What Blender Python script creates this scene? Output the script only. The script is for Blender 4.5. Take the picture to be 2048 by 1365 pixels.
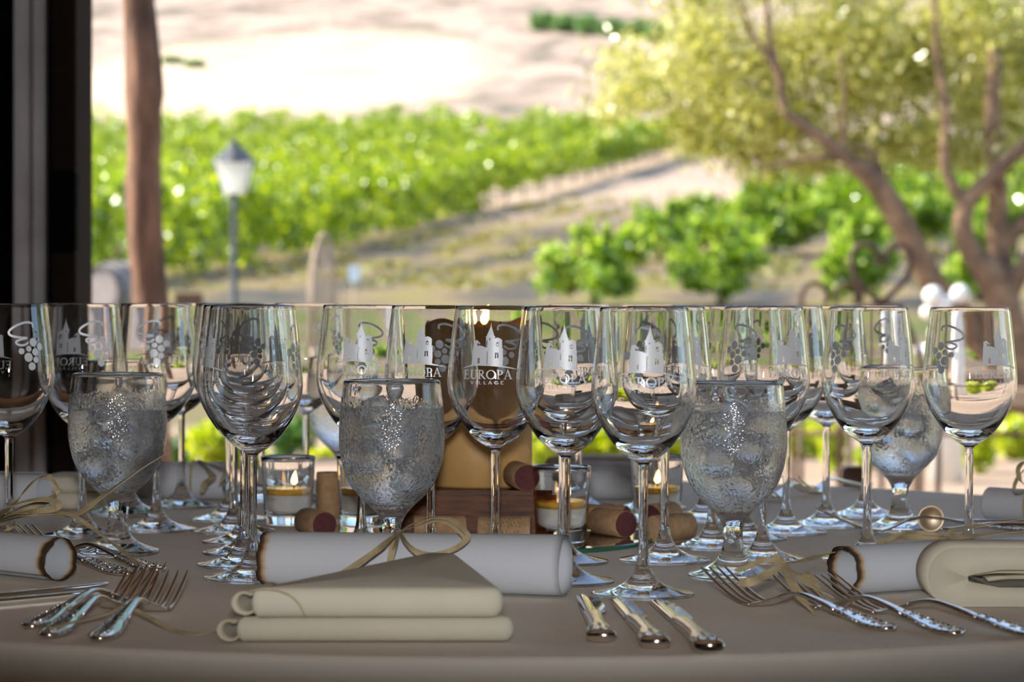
import bpy, bmesh, math, random
import numpy as np
from mathutils import Vector, Matrix, Quaternion

for o in list(bpy.data.objects):
    bpy.data.objects.remove(o)
S = bpy.context.scene
COL = S.collection
random.seed(7)
RNG = np.random.default_rng(7)

# ------------------------------------------------------------------ camera, world, sun, exposure
TT = 0.75                     # height of the table top
EYE = TT + 0.216
FPX = 5000.0                  # focal length in pixels of the 2048 wide frame
PITCH = math.atan(85.5 / FPX)
ROLL = 0.0035
cam_d = bpy.data.cameras.new('camera')
cam = bpy.data.objects.new('camera', cam_d)
COL.objects.link(cam)
cam_d.sensor_width = 36.0
cam_d.lens = FPX / 2048 * 36.0
cam_d.clip_start = 0.05
cam_d.clip_end = 2000
CR = Matrix.Rotation(math.pi / 2 - PITCH, 3, 'X') @ Matrix.Rotation(ROLL, 3, 'Z')
cam.matrix_world = Matrix.Translation((0, 0, EYE)) @ CR.to_4x4()
cam_d.dof.use_dof = True
cam_d.dof.focus_distance = 1.95
cam_d.dof.aperture_fstop = 10.0
S.camera = cam

SUN_TO = Vector((-0.80, 0.08, 0.72)).normalized()     # direction towards the sun
W = bpy.data.worlds.new('world')
S.world = W
W.use_nodes = True
wn = W.node_tree.nodes
wl = W.node_tree.links
bg = wn['Background']
sky = wn.new('ShaderNodeTexSky')
sky.sky_type = 'NISHITA'
sky.sun_disc = False
sky.sun_elevation = math.asin(SUN_TO.z)
sky.sun_rotation = math.atan2(SUN_TO.x, SUN_TO.y)
sky.altitude = 300
wl.new(sky.outputs[0], bg.inputs[0])
bg.inputs[1].default_value = 0.42
sun_d = bpy.data.lights.new('sun', 'SUN')
sun_d.energy = 11.0
sun_d.angle = 0.0093
sun_d.color = (1.0, 0.93, 0.80)
sun = bpy.data.objects.new('sun', sun_d)
COL.objects.link(sun)
sun.rotation_euler = SUN_TO.to_track_quat('Z', 'Y').to_euler()
# the camera's own small flash, just above the lens
fl_d = bpy.data.lights.new('camera_flash', 'SPOT')
fl_d.energy = 82.0
fl_d.spot_size = math.radians(120)
fl_d.spot_blend = 0.05
fl_d.shadow_soft_size = 0.035
fl_d.color = (0.93, 0.95, 1.0)
fl = bpy.data.objects.new('camera_flash', fl_d)
COL.objects.link(fl)
fl.location = (0.0, -0.02, EYE + 0.09)
fl.rotation_euler = (math.radians(90 + 48.05), 0, 0)

S.view_settings.view_transform = 'Standard'
S.view_settings.look = 'None'
S.view_settings.gamma = 1.0
S.view_settings.use_curve_mapping = False
S.view_settings.exposure = 0.0
C = S.cycles
C.max_bounces = 32
C.transmission_bounces = 32
C.glossy_bounces = 8
C.diffuse_bounces = 3
C.transparent_max_bounces = 24
C.caustics_refractive = True
C.caustics_reflective = True
C.blur_glossy = 0.3
C.sample_clamp_indirect = 25.0
C.use_denoising = True
C.use_adaptive_sampling = True
C.adaptive_threshold = 0.10
C.adaptive_min_samples = 10


def at(px, py, z=TT):
    """World point where the sight line of a photo pixel meets the level z."""
    d = CR @ Vector(((px - 1024) / FPX, -(py - 682.5) / FPX, -1.0))
    t = (z - EYE) / d.z
    return Vector((d.x * t, d.y * t, z))


def far(px, py, D):
    """World point on the sight line of a photo pixel at depth D."""
    d = CR @ Vector(((px - 1024) / FPX, -(py - 682.5) / FPX, -1.0))
    t = D / d.y
    return Vector((d.x * t, D, EYE + d.z * t))


# ------------------------------------------------------------------ materials
def mat(name):
    m = bpy.data.materials.new(name)
    m.use_nodes = True
    n = m.node_tree.nodes
    return m, n, m.node_tree.links, n['Principled BSDF']


def pmat(name, col, rough=0.6, metal=0.0, noise=0.0, nscale=30.0, bump=0.0, bscale=200.0, col2=None, spec=0.5,
         trans=0.0, ior=1.5, sss=0.0, emit=None, estr=0.0):
    m, n, l, p = mat(name)
    p.inputs['Base Color'].default_value = (*col, 1)
    p.inputs['Roughness'].default_value = rough
    p.inputs['Metallic'].default_value = metal
    p.inputs['Specular IOR Level'].default_value = spec
    p.inputs['Transmission Weight'].default_value = trans
    p.inputs['IOR'].default_value = ior
    if sss:
        p.inputs['Subsurface Weight'].default_value = sss
        p.inputs['Subsurface Radius'].default_value = (0.02, 0.012, 0.006)
    if emit:
        p.inputs['Emission Color'].default_value = (*emit, 1)
        p.inputs['Emission Strength'].default_value = estr
    tc = n.new('ShaderNodeTexCoord')
    if noise or col2:
        nt = n.new('ShaderNodeTexNoise')
        nt.inputs['Scale'].default_value = nscale
        nt.inputs['Detail'].default_value = 5
        l.new(tc.outputs['Object'], nt.inputs['Vector'])
        r = n.new('ShaderNodeValToRGB')
        c2 = col2 if col2 else tuple(c * (1 - noise) for c in col)
        r.color_ramp.elements[0].position = 0.35
        r.color_ramp.elements[1].position = 0.65
        r.color_ramp.elements[0].color = (*c2, 1)
        r.color_ramp.elements[1].color = (*col, 1)
        l.new(nt.outputs['Fac'], r.inputs['Fac'])
        l.new(r.outputs['Color'], p.inputs['Base Color'])
    if bump:
        nb = n.new('ShaderNodeTexNoise')
        nb.inputs['Scale'].default_value = bscale
        nb.inputs['Detail'].default_value = 4
        l.new(tc.outputs['Object'], nb.inputs['Vector'])
        b = n.new('ShaderNodeBump')
        b.inputs['Strength'].default_value = bump
        b.inputs['Distance'].default_value = 0.002
        l.new(nb.outputs['Fac'], b.inputs['Height'])
        l.new(b.outputs['Normal'], p.inputs['Normal'])
    return m


def leaf_mat(name, c1, c2, c3, trans=0.5, rough=0.4):
    """Leaf: diffuse and translucent, colour varied leaf by leaf."""
    m, n, l, p = mat(name)
    n.remove(p)
    out = n['Material Output']
    g = n.new('ShaderNodeNewGeometry')
    r = n.new('ShaderNodeValToRGB')
    r.color_ramp.elements[0].color = (*c1, 1)
    r.color_ramp.elements[1].color = (*c3, 1)
    e = r.color_ramp.elements.new(0.5)
    e.color = (*c2, 1)
    l.new(g.outputs['Random Per Island'], r.inputs['Fac'])
    d = n.new('ShaderNodeBsdfDiffuse')
    t = n.new('ShaderNodeBsdfTranslucent')
    gl = n.new('ShaderNodeBsdfGlossy')
    gl.inputs['Roughness'].default_value = rough
    gl.inputs['Color'].default_value = (0.9, 0.95, 0.9, 1)
    hs = n.new('ShaderNodeHueSaturation')
    hs.inputs['Saturation'].default_value = 1.1
    hs.inputs['Value'].default_value = 1.35
    l.new(r.outputs['Color'], d.inputs['Color'])
    l.new(r.outputs['Color'], hs.inputs['Color'])
    l.new(hs.outputs['Color'], t.inputs['Color'])
    mx = n.new('ShaderNodeMixShader')
    mx.inputs[0].default_value = trans
    l.new(d.outputs[0], mx.inputs[1])
    l.new(t.outputs[0], mx.inputs[2])
    m2 = n.new('ShaderNodeMixShader')
    m2.inputs[0].default_value = 0.055
    l.new(mx.outputs[0], m2.inputs[1])
    l.new(gl.outputs[0], m2.inputs[2])
    l.new(m2.outputs[0], out.inputs['Surface'])
    return m


M = {}
M['glass'] = pmat('clear_glass', (1, 1, 1), 0.0, trans=1.0, ior=1.5)
M['cloth'] = pmat('tablecloth_fabric', (0.80, 0.715, 0.60), 0.85, bump=0.12, bscale=900, noise=0.05, nscale=6, spec=0.2)
M['napkin'] = pmat('cream_napkin', (0.56, 0.50, 0.38), 0.85, bump=0.15, bscale=1200, noise=0.04, nscale=40, spec=0.2)
M['hem'] = pmat('napkin_hem', (0.50, 0.40, 0.24), 0.8)
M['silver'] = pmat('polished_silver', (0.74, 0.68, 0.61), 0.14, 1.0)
M['tine'] = pmat('reflection_tinted_tines', (0.74, 0.60, 0.44), 0.30, 1.0)  # warm brown reflection put into the silver colour of the tines
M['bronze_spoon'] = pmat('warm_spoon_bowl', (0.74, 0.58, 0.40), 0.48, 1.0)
M['silver_rel'] = pmat('ornate_silver', (0.76, 0.70, 0.62), 0.22, 1.0, bump=0.7, bscale=260, noise=0.25, nscale=220)
M['blade'] = pmat('steel_blade', (0.82, 0.82, 0.80), 0.06, 1.0)
M['raffia'] = pmat('dry_raffia', (0.46, 0.36, 0.20), 0.7, noise=0.35, nscale=60, bump=0.3, bscale=500, spec=0.3)
M['wax'] = pmat('pillar_wax', (0.60, 0.35, 0.12), 0.5, sss=0.35, noise=0.10, nscale=18, spec=0.35)
M['votive_wax'] = pmat('white_wax', (0.80, 0.76, 0.68), 0.45, sss=0.3)
M['melt'] = pmat('melted_wax', (0.85, 0.48, 0.05), 0.1, sss=0.2)
M['wick'] = pmat('charred_wick', (0.03, 0.02, 0.02), 0.9)
M['flame'] = pmat('flame', (1, 0.6, 0.2), 1.0, emit=(1.0, 0.55, 0.16), estr=9.0)
M['flame_core'] = pmat('flame_core', (1, 0.9, 0.6), 1.0, emit=(1.0, 0.85, 0.5), estr=14.0)
M['cork'] = pmat('cork', (0.42, 0.26, 0.13), 0.85, col2=(0.32, 0.18, 0.085), nscale=160, bump=0.4, bscale=300)
M['cork_end'] = pmat('wine_stained_cork', (0.12, 0.026, 0.026), 0.85, noise=0.35, nscale=200)
M['cork_plain_end'] = pmat('plain_cork_end', (0.56, 0.36, 0.19), 0.85, noise=0.25, nscale=200)
M['ink'] = pmat('cork_print', (0.05, 0.035, 0.03), 0.9)
M['mirror'] = pmat('mirror_face', (0.88, 0.90, 0.88), 0.02, 1.0)
M['mirror_edge'] = pmat('green_glass_edge', (0.02, 0.12, 0.07), 0.1)
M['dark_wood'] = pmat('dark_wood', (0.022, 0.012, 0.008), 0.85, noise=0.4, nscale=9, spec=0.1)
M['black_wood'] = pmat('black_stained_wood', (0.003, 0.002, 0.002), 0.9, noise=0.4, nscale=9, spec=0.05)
M['jamb'] = pmat('weathered_jamb', (0.60, 0.56, 0.55), 0.7, noise=0.25, nscale=12)
M['plaster'] = pmat('added_wall_plaster', (0.22, 0.16, 0.12), 0.9, noise=0.2, nscale=5)
M['ceiling'] = pmat('ceiling_boards', (0.40, 0.27, 0.17), 0.8, noise=0.3, nscale=3)
M['floor'] = pmat('terrace_floor', (0.34, 0.24, 0.17), 0.85, noise=0.25, nscale=4)
M['chair_wood'] = pmat('chair_wood', (0.14, 0.045, 0.018), 0.35, noise=0.3, nscale=20)
M['orange_wood'] = pmat('honey_chair_wood', (0.34, 0.13, 0.03), 0.35, noise=0.3, nscale=20)
M['seat_pad'] = pmat('seat_pad', (0.6, 0.55, 0.48), 0.9)
M['iron'] = pmat('rusty_iron', (0.10, 0.055, 0.035), 0.7, noise=0.3, nscale=30)
M['rail_iron'] = pmat('rail_iron', (0.16, 0.075, 0.04), 0.7, noise=0.3, nscale=30)
M['pale_wood'] = pmat('pale_weathered_wood', (0.42, 0.32, 0.24), 0.8, noise=0.25, nscale=20)
M['lamp_metal'] = pmat('lamp_post_metal', (0.06, 0.06, 0.065), 0.45, noise=0.2, nscale=30, spec=0.6)
M['lamp_glass'] = leaf_mat('milky_lamp_glass', (0.85, 0.85, 0.83), (0.85, 0.85, 0.83), (0.85, 0.85, 0.83), 0.85, 0.3)
M['white_stone'] = pmat('white_ornament', (0.88, 0.86, 0.83), 0.6, noise=0.05, nscale=12)
M['barrel_wood'] = pmat('grey_barrel_staves', (0.33, 0.27, 0.25), 0.8, noise=0.3, nscale=14)
M['hoop'] = pmat('barrel_hoop', (0.08, 0.07, 0.065), 0.6, 0.6)
M['white_card'] = pmat('white_card', (0.8, 0.83, 0.9), 0.7)
M['wall_stone'] = pmat('tan_wall_stone', (0.52, 0.36, 0.24), 0.9, noise=0.3, nscale=5)
M['wall_brick'] = pmat('brown_wall_stone', (0.23, 0.10, 0.06), 0.9, noise=0.3, nscale=9)
M['trunk'] = pmat('vine_trunk', (0.13, 0.08, 0.05), 0.9, noise=0.3, nscale=20)
M['stake'] = pmat('vine_stake', (0.16, 0.13, 0.11), 0.8)
M['bark'] = pmat('olive_bark', (0.27, 0.165, 0.095), 0.9, col2=(0.13, 0.075, 0.045), nscale=7, bump=0.6, bscale=40)
M['vine'] = leaf_mat('vine_leaf', (0.035, 0.085, 0.002), (0.20, 0.31, 0.003), (0.60, 0.64, 0.05), 0.5, 0.3)
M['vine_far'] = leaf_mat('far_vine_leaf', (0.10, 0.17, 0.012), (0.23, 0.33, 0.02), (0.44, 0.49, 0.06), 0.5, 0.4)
M['bush'] = leaf_mat('bush_vine_leaf', (0.04, 0.11, 0.004), (0.22, 0.36, 0.008), (0.70, 0.78, 0.18), 0.5, 0.22)
M['olive'] = leaf_mat('olive_leaf', (0.19, 0.20, 0.03), (0.40, 0.39, 0.075), (0.84, 0.78, 0.34), 0.5, 0.28)
M['shrub'] = leaf_mat('yellow_shrub_leaf', (0.22, 0.33, 0.01), (0.46, 0.54, 0.015), (0.68, 0.66, 0.03), 0.5, 0.4)
M['shrub_dark'] = leaf_mat('dark_shrub_leaf', (0.04, 0.12, 0.02), (0.09, 0.22, 0.03), (0.2, 0.34, 0.05), 0.4, 0.4)
M['hedge'] = leaf_mat('hill_shrub_leaf', (0.08, 0.17, 0.04), (0.14, 0.26, 0.06), (0.22, 0.34, 0.09), 0.3, 0.5)
M['weed'] = leaf_mat('yellow_weed', (0.14, 0.14, 0.03), (0.24, 0.21, 0.05), (0.33, 0.27, 0.08), 0.4, 0.6)
M['water'] = pmat('water', (1, 1, 1), 0.0, trans=1.0, ior=1.33)
M['ice'] = pmat('ice', (0.95, 0.97, 1.0), 0.06, trans=0.80, ior=1.31, bump=0.5, bscale=90)


def etched():
    m, n, l, p = mat('etched_glass')
    n.remove(p)
    d = n.new('ShaderNodeBsdfDiffuse')
    d.inputs['Color'].default_value = (0.93, 0.93, 0.93, 1)
    t = n.new('ShaderNodeBsdfTranslucent')
    t.inputs['Color'].default_value = (0.93, 0.93, 0.93, 1)
    g = n.new('ShaderNodeBsdfGlossy')
    g.inputs['Roughness'].default_value = 0.35
    a = n.new('ShaderNodeMixShader')
    a.inputs[0].default_value = 0.30
    l.new(d.outputs[0], a.inputs[1])
    l.new(t.outputs[0], a.inputs[2])
    b = n.new('ShaderNodeMixShader')
    b.inputs[0].default_value = 0.08
    l.new(a.outputs[0], b.inputs[1])
    l.new(g.outputs[0], b.inputs[2])
    l.new(b.outputs[0], n['Material Output'].inputs['Surface'])
    return m


M['etch'] = etched()


def frosted():
    """Goblet glass: clear above, misted with condensation and droplets below."""
    m, n, l, p = mat('misted_glass')
    p.inputs['Base Color'].default_value = (1, 1, 1, 1)
    p.inputs['Transmission Weight'].default_value = 1.0
    p.inputs['IOR'].default_value = 1.45
    tc = n.new('ShaderNodeTexCoord')
    sep = n.new('ShaderNodeSeparateXYZ')
    l.new(tc.outputs['Object'], sep.inputs[0])
    nz = n.new('ShaderNodeTexNoise')
    nz.inputs['Scale'].default_value = 55
    nz.inputs['Detail'].default_value = 4
    l.new(tc.outputs['Object'], nz.inputs['Vector'])
    # wobbly border of the mist around z = 0.132
    ad = n.new('ShaderNodeMath')
    ad.operation = 'MULTIPLY_ADD'
    ad.inputs[1].default_value = 0.016
    l.new(nz.outputs['Fac'], ad.inputs[0])
    l.new(sep.outputs['Z'], ad.inputs[2])
    mr = n.new('ShaderNodeMapRange')
    mr.inputs['From Min'].default_value = 0.136
    mr.inputs['From Max'].default_value = 0.146
    mr.inputs['To Min'].default_value = 1.0
    mr.inputs['To Max'].default_value = 0.0
    l.new(ad.outputs[0], mr.inputs['Value'])
    lo = n.new('ShaderNodeMapRange')
    lo.inputs['From Min'].default_value = 0.046
    lo.inputs['From Max'].default_value = 0.056
    l.new(sep.outputs['Z'], lo.inputs['Value'])
    mk = n.new('ShaderNodeMath')
    mk.operation = 'MULTIPLY'
    l.new(mr.outputs[0], mk.inputs[0])
    l.new(lo.outputs[0], mk.inputs[1])
    rg = n.new('ShaderNodeMath')
    rg.operation = 'MULTIPLY'
    rg.inputs[1].default_value = 0.13
    l.new(mk.outputs[0], rg.inputs[0])
    l.new(rg.outputs[0], p.inputs['Roughness'])
    # droplets
    vo = n.new('ShaderNodeTexVoronoi')
    vo.inputs['Scale'].default_value = 420
    l.new(tc.outputs['Object'], vo.inputs['Vector'])
    b = n.new('ShaderNodeBump')
    b.inputs['Distance'].default_value = 0.0009
    b.invert = True
    bs = n.new('ShaderNodeMath')
    bs.operation = 'MULTIPLY'
    bs.inputs[1].default_value = 0.5
    l.new(mk.outputs[0], bs.inputs[0])
    l.new(bs.outputs[0], b.inputs['Strength'])
    l.new(vo.outputs['Distance'], b.inputs['Height'])
    l.new(b.outputs['Normal'], p.inputs['Normal'])
    # mist scatters a little white
    d = n.new('ShaderNodeBsdfDiffuse')
    d.inputs['Color'].default_value = (0.80, 0.84, 0.88, 1)
    t = n.new('ShaderNodeBsdfTranslucent')
    t.inputs['Color'].default_value = (0.80, 0.84, 0.88, 1)
    dt = n.new('ShaderNodeMixShader')
    l.new(d.outputs[0], dt.inputs[1])
    l.new(t.outputs[0], dt.inputs[2])
    n2 = n.new('ShaderNodeTexNoise')
    n2.inputs['Scale'].default_value = 38
    n2.inputs['Detail'].default_value = 6
    n2.inputs['Distortion'].default_value = 1.2
    l.new(tc.outputs['Object'], n2.inputs['Vector'])
    r2 = n.new('ShaderNodeMapRange')
    r2.inputs['From Min'].default_value = 0.35
    r2.inputs['From Max'].default_value = 0.70
    r2.inputs['To Min'].default_value = 0.0
    r2.inputs['To Max'].default_value = 0.14
    l.new(n2.outputs['Fac'], r2.inputs['Value'])
    mm = n.new('ShaderNodeMath')
    mm.operation = 'MULTIPLY'
    l.new(r2.outputs[0], mm.inputs[0])
    l.new(mk.outputs[0], mm.inputs[1])
    mx = n.new('ShaderNodeMixShader')
    l.new(mm.outputs[0], mx.inputs[0])
    l.new(p.outputs[0], mx.inputs[1])
    l.new(dt.outputs[0], mx.inputs[2])
    l.new(mx.outputs[0], n['Material Output'].inputs['Surface'])
    return m


M['mist'] = frosted()


def paper_mat():
    """White paper with a scorched brown to black border at the burnt ends (attribute burn)."""
    m, n, l, p = mat('scorched_paper')
    p.inputs['Roughness'].default_value = 0.75
    p.inputs['Specular IOR Level'].default_value = 0.2
    a = n.new('ShaderNodeAttribute')
    a.attribute_name = 'burn'
    tc = n.new('ShaderNodeTexCoord')
    nz = n.new('ShaderNodeTexNoise')
    nz.inputs['Scale'].default_value = 140
    l.new(tc.outputs['Object'], nz.inputs['Vector'])
    s = n.new('ShaderNodeMath')
    s.operation = 'MULTIPLY_ADD'
    s.inputs[1].default_value = 0.16
    l.new(nz.outputs['Fac'], s.inputs[0])
    l.new(a.outputs['Fac'], s.inputs[2])
    r = n.new('ShaderNodeValToRGB')
    el = r.color_ramp.elements
    el[0].position = 0.0
    el[0].color = (0.54, 0.55, 0.575, 1)
    el[1].position = 1.0
    el[1].color = (0.015, 0.010, 0.008, 1)
    for pos, c in ((0.30, (0.53, 0.52, 0.51, 1)), (0.52, (0.45, 0.30, 0.16, 1)), (0.72, (0.09, 0.045, 0.02, 1))):
        e = el.new(pos)
        e.color = c
    l.new(s.outputs[0], r.inputs['Fac'])
    l.new(r.outputs['Color'], p.inputs['Base Color'])
    return m


M['paper'] = paper_mat()


def wood_block_mat():
    m, n, l, p = mat('varnished_brown_wood')
    tc = n.new('ShaderNodeTexCoord')
    mp = n.new('ShaderNodeMapping')
    mp.inputs['Scale'].default_value = (6, 30, 60)
    l.new(tc.outputs['Object'], mp.inputs['Vector'])
    nz = n.new('ShaderNodeTexNoise')
    nz.inputs['Scale'].default_value = 3
    nz.inputs['Detail'].default_value = 6
    nz.inputs['Distortion'].default_value = 1.5
    l.new(mp.outputs[0], nz.inputs['Vector'])
    r = n.new('ShaderNodeValToRGB')
    r.color_ramp.elements[0].position = 0.3
    r.color_ramp.elements[1].position = 0.7
    r.color_ramp.elements[0].color = (0.035, 0.009, 0.002, 1)
    r.color_ramp.elements[1].color = (0.17, 0.052, 0.011, 1)
    l.new(nz.outputs['Fac'], r.inputs['Fac'])
    l.new(r.outputs['Color'], p.inputs['Base Color'])
    p.inputs['Roughness'].default_value = 0.35
    p.inputs['Specular IOR Level'].default_value = 0.12
    return m


M['block'] = wood_block_mat()


def log_mat():
    m, n, l, p = mat('peeling_log')
    tc = n.new('ShaderNodeTexCoord')
    mp = n.new('ShaderNodeMapping')
    mp.inputs['Scale'].default_value = (14, 14, 3.5)
    l.new(tc.outputs['Object'], mp.inputs['Vector'])
    nz = n.new('ShaderNodeTexNoise')
    nz.inputs['Scale'].default_value = 1.2
    nz.inputs['Detail'].default_value = 6
    l.new(mp.outputs[0], nz.inputs['Vector'])
    r = n.new('ShaderNodeValToRGB')
    r.color_ramp.elements[0].position = 0.3
    r.color_ramp.elements[1].position = 0.72
    r.color_ramp.elements[0].color = (0.035, 0.020, 0.014, 1)
    r.color_ramp.elements[1].color = (0.36, 0.185, 0.11, 1)
    l.new(nz.outputs['Fac'], r.inputs['Fac'])
    l.new(r.outputs['Color'], p.inputs['Base Color'])
    p.inputs['Roughness'].default_value = 0.8
    b = n.new('ShaderNodeBump')
    b.inputs['Strength'].default_value = 0.8
    b.inputs['Distance'].default_value = 0.02
    l.new(nz.outputs['Fac'], b.inputs['Height'])
    l.new(b.outputs['Normal'], p.inputs['Normal'])
    return m


M['log'] = log_mat()


def ground_mat():
    """Tan soil with weedy strips and painted shade along the vine rows, dry hillside with a pale hay field and grey scrub."""
    m, n, l, p = mat('vineyard_ground')
    p.inputs['Roughness'].default_value = 0.95
    p.inputs['Specular IOR Level'].default_value = 0.1
    g = n.new('ShaderNodeNewGeometry')
    sep = n.new('ShaderNodeSeparateXYZ')
    l.new(g.outputs['Position'], sep.inputs[0])

    def math_(op, a, b=None, c=None):
        q = n.new('ShaderNodeMath')
        q.operation = op
        for i, v in enumerate((a, b, c)):
            if v is None:
                continue
            if isinstance(v, (int, float)):
                q.inputs[i].default_value = v
            else:
                l.new(v, q.inputs[i])
        return q.outputs[0]

    def noise(scale, detail=4, vec=None, dist=0.0):
        q = n.new('ShaderNodeTexNoise')
        q.inputs['Scale'].default_value = scale
        q.inputs['Detail'].default_value = detail
        q.inputs['Distortion'].default_value = dist
        l.new(vec if vec else g.outputs['Position'], q.inputs['Vector'])
        return q.outputs['Fac']

    def ramp(f, stops):
        r = n.new('ShaderNodeValToRGB')
        el = r.color_ramp.elements
        el[0].position, el[0].color = stops[0][0], (*stops[0][1], 1)
        el[1].position, el[1].color = stops[-1][0], (*stops[-1][1], 1)
        for pos, c in stops[1:-1]:
            e = el.new(pos)
            e.color = (*c, 1)
        l.new(f, r.inputs['Fac'])
        return r.outputs['Color']

    def mix(f, a, b):
        q = n.new('ShaderNodeMix')
        q.data_type = 'RGBA'
        l.new(f, q.inputs['Factor'])
        l.new(a, q.inputs['A'])
        l.new(b, q.inputs['B'])
        return q.outputs['Result']
    X, Y = sep.outputs['X'], sep.outputs['Y']
    # strips parallel to the rows
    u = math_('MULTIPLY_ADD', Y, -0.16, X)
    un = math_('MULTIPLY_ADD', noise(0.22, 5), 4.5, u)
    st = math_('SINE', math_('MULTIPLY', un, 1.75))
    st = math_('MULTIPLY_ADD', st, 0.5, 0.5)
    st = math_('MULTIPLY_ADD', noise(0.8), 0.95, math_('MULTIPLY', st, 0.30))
    strips = ramp(st, [(0.40, (0.045, 0.05, 0.05)), (0.56, (0.12, 0.095, 0.068)), (0.72, (0.22, 0.16, 0.085)), (0.88, (0.17, 0.165, 0.04))])  # darkest stop paints blue-grey shade into the soil colour
    gravel = ramp(noise(0.9, 5), [(0.3, (0.10, 0.075, 0.05)), (0.7, (0.20, 0.145, 0.10))])
    grass = ramp(noise(0.5, 6), [(0.42, (0.09, 0.12, 0.02)), (0.62, (0.17, 0.16, 0.05))])
    gm = n.new('ShaderNodeMapRange')
    gm.inputs['From Min'].default_value = 0.47
    gm.inputs['From Max'].default_value = 0.53
    l.new(noise(0.42, 4), gm.inputs['Value'])
    far_g = n.new('ShaderNodeMapRange')
    far_g.inputs['From Min'].default_value = 16
    far_g.inputs['From Max'].default_value = 19
    l.new(Y, far_g.inputs['Value'])
    peach = ramp(noise(0.9, 5), [(0.3, (0.27, 0.19, 0.135)), (0.7, (0.40, 0.29, 0.21))])
    gravel = mix(far_g.outputs[0], peach, mix(gm.outputs[0], gravel, grass))  # gravel darkened as painted tree shade, nearer peach kept sunlit-bright
    near = n.new('ShaderNodeMapRange')
    near.inputs['From Min'].default_value = 30
    near.inputs['From Max'].default_value = 42
    l.new(Y, near.inputs['Value'])
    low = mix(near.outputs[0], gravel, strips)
    fade = n.new('ShaderNodeMapRange')
    fade.inputs['From Min'].default_value = 84
    fade.inputs['From Max'].default_value = 104
    l.new(math_('MULTIPLY_ADD', noise(0.15), 14.0, Y), fade.inputs['Value'])
    soil = ramp(noise(0.6, 5), [(0.3, (0.34, 0.25, 0.19)), (0.7, (0.47, 0.35, 0.26))])
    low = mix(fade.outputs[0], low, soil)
    # hillside
    mp = n.new('ShaderNodeMapping')
    mp.inputs['Scale'].default_value = (0.22, 0.085, 0.05)
    l.new(g.outputs['Position'], mp.inputs['Vector'])
    hn = noise(1.0, 8, mp.outputs[0], 0.6)
    hill = ramp(hn, [(0.34, (0.16, 0.14, 0.10)), (0.45, (0.29, 0.215, 0.165)), (0.60, (0.42, 0.32, 0.245))])
    hay = ramp(noise(0.12, 5), [(0.3, (0.48, 0.36, 0.235)), (0.65, (0.62, 0.50, 0.35))])
    ex = math_('DIVIDE', math_('ADD', X, 19.0), 17.5)
    ey = math_('DIVIDE', math_('ADD', Y, -188.0), 43.0)
    ey = math_('ADD', ey, math_('MULTIPLY', ex, -0.28))
    e2 = math_('ADD', math_('MULTIPLY', ex, ex), math_('MULTIPLY', ey, ey))
    e2 = math_('ADD', e2, math_('MULTIPLY_ADD', hn, 2.0, -1.0))
    em = n.new('ShaderNodeMapRange')
    em.inputs['From Min'].default_value = 0.65
    em.inputs['From Max'].default_value = 1.15
    em.inputs['To Min'].default_value = 1.0
    em.inputs['To Max'].default_value = 0.0
    l.new(e2, em.inputs['Value'])
    hillc = mix(em.outputs[0], hill, hay)
    up = n.new('ShaderNodeMapRange')
    up.inputs['From Min'].default_value = 138
    up.inputs['From Max'].default_value = 150
    l.new(Y, up.inputs['Value'])
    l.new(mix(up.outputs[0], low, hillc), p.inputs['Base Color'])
    return m


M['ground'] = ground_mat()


# ------------------------------------------------------------------ mesh helpers
def mesh(name, verts, faces, smooth=True, mats=None):
    me = bpy.data.meshes.new(name)
    me.from_pydata([tuple(v) for v in verts], [], faces)
    if smooth:
        me.polygons.foreach_set('use_smooth', [True] * len(me.polygons))
    me.update()
    if mats:
        me.materials.append(mats)
    return me


def ob(name, me, parent=None, loc=None, rot=None):
    o = bpy.data.objects.new(name, me)
    COL.objects.link(o)
    if parent is not None:
        o.parent = parent
    if loc is not None:
        o.location = loc
    if rot is not None:
        o.rotation_euler = rot
    return o


def tag(o, label, cat, group=None, kind=None):
    o['label'] = label
    if cat:
        o['category'] = cat
    if group:
        o['group'] = group
    if kind:
        o['kind'] = kind
    return o


def thing(name, label, cat, loc=(0, 0, 0), rot=None, group=None):
    o = bpy.data.objects.new(name, None)
    COL.objects.link(o)
    o.empty_display_size = 0.02
    o.location = loc
    if rot is not None:
        o.rotation_euler = rot
    return tag(o, label, cat, group)


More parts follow.
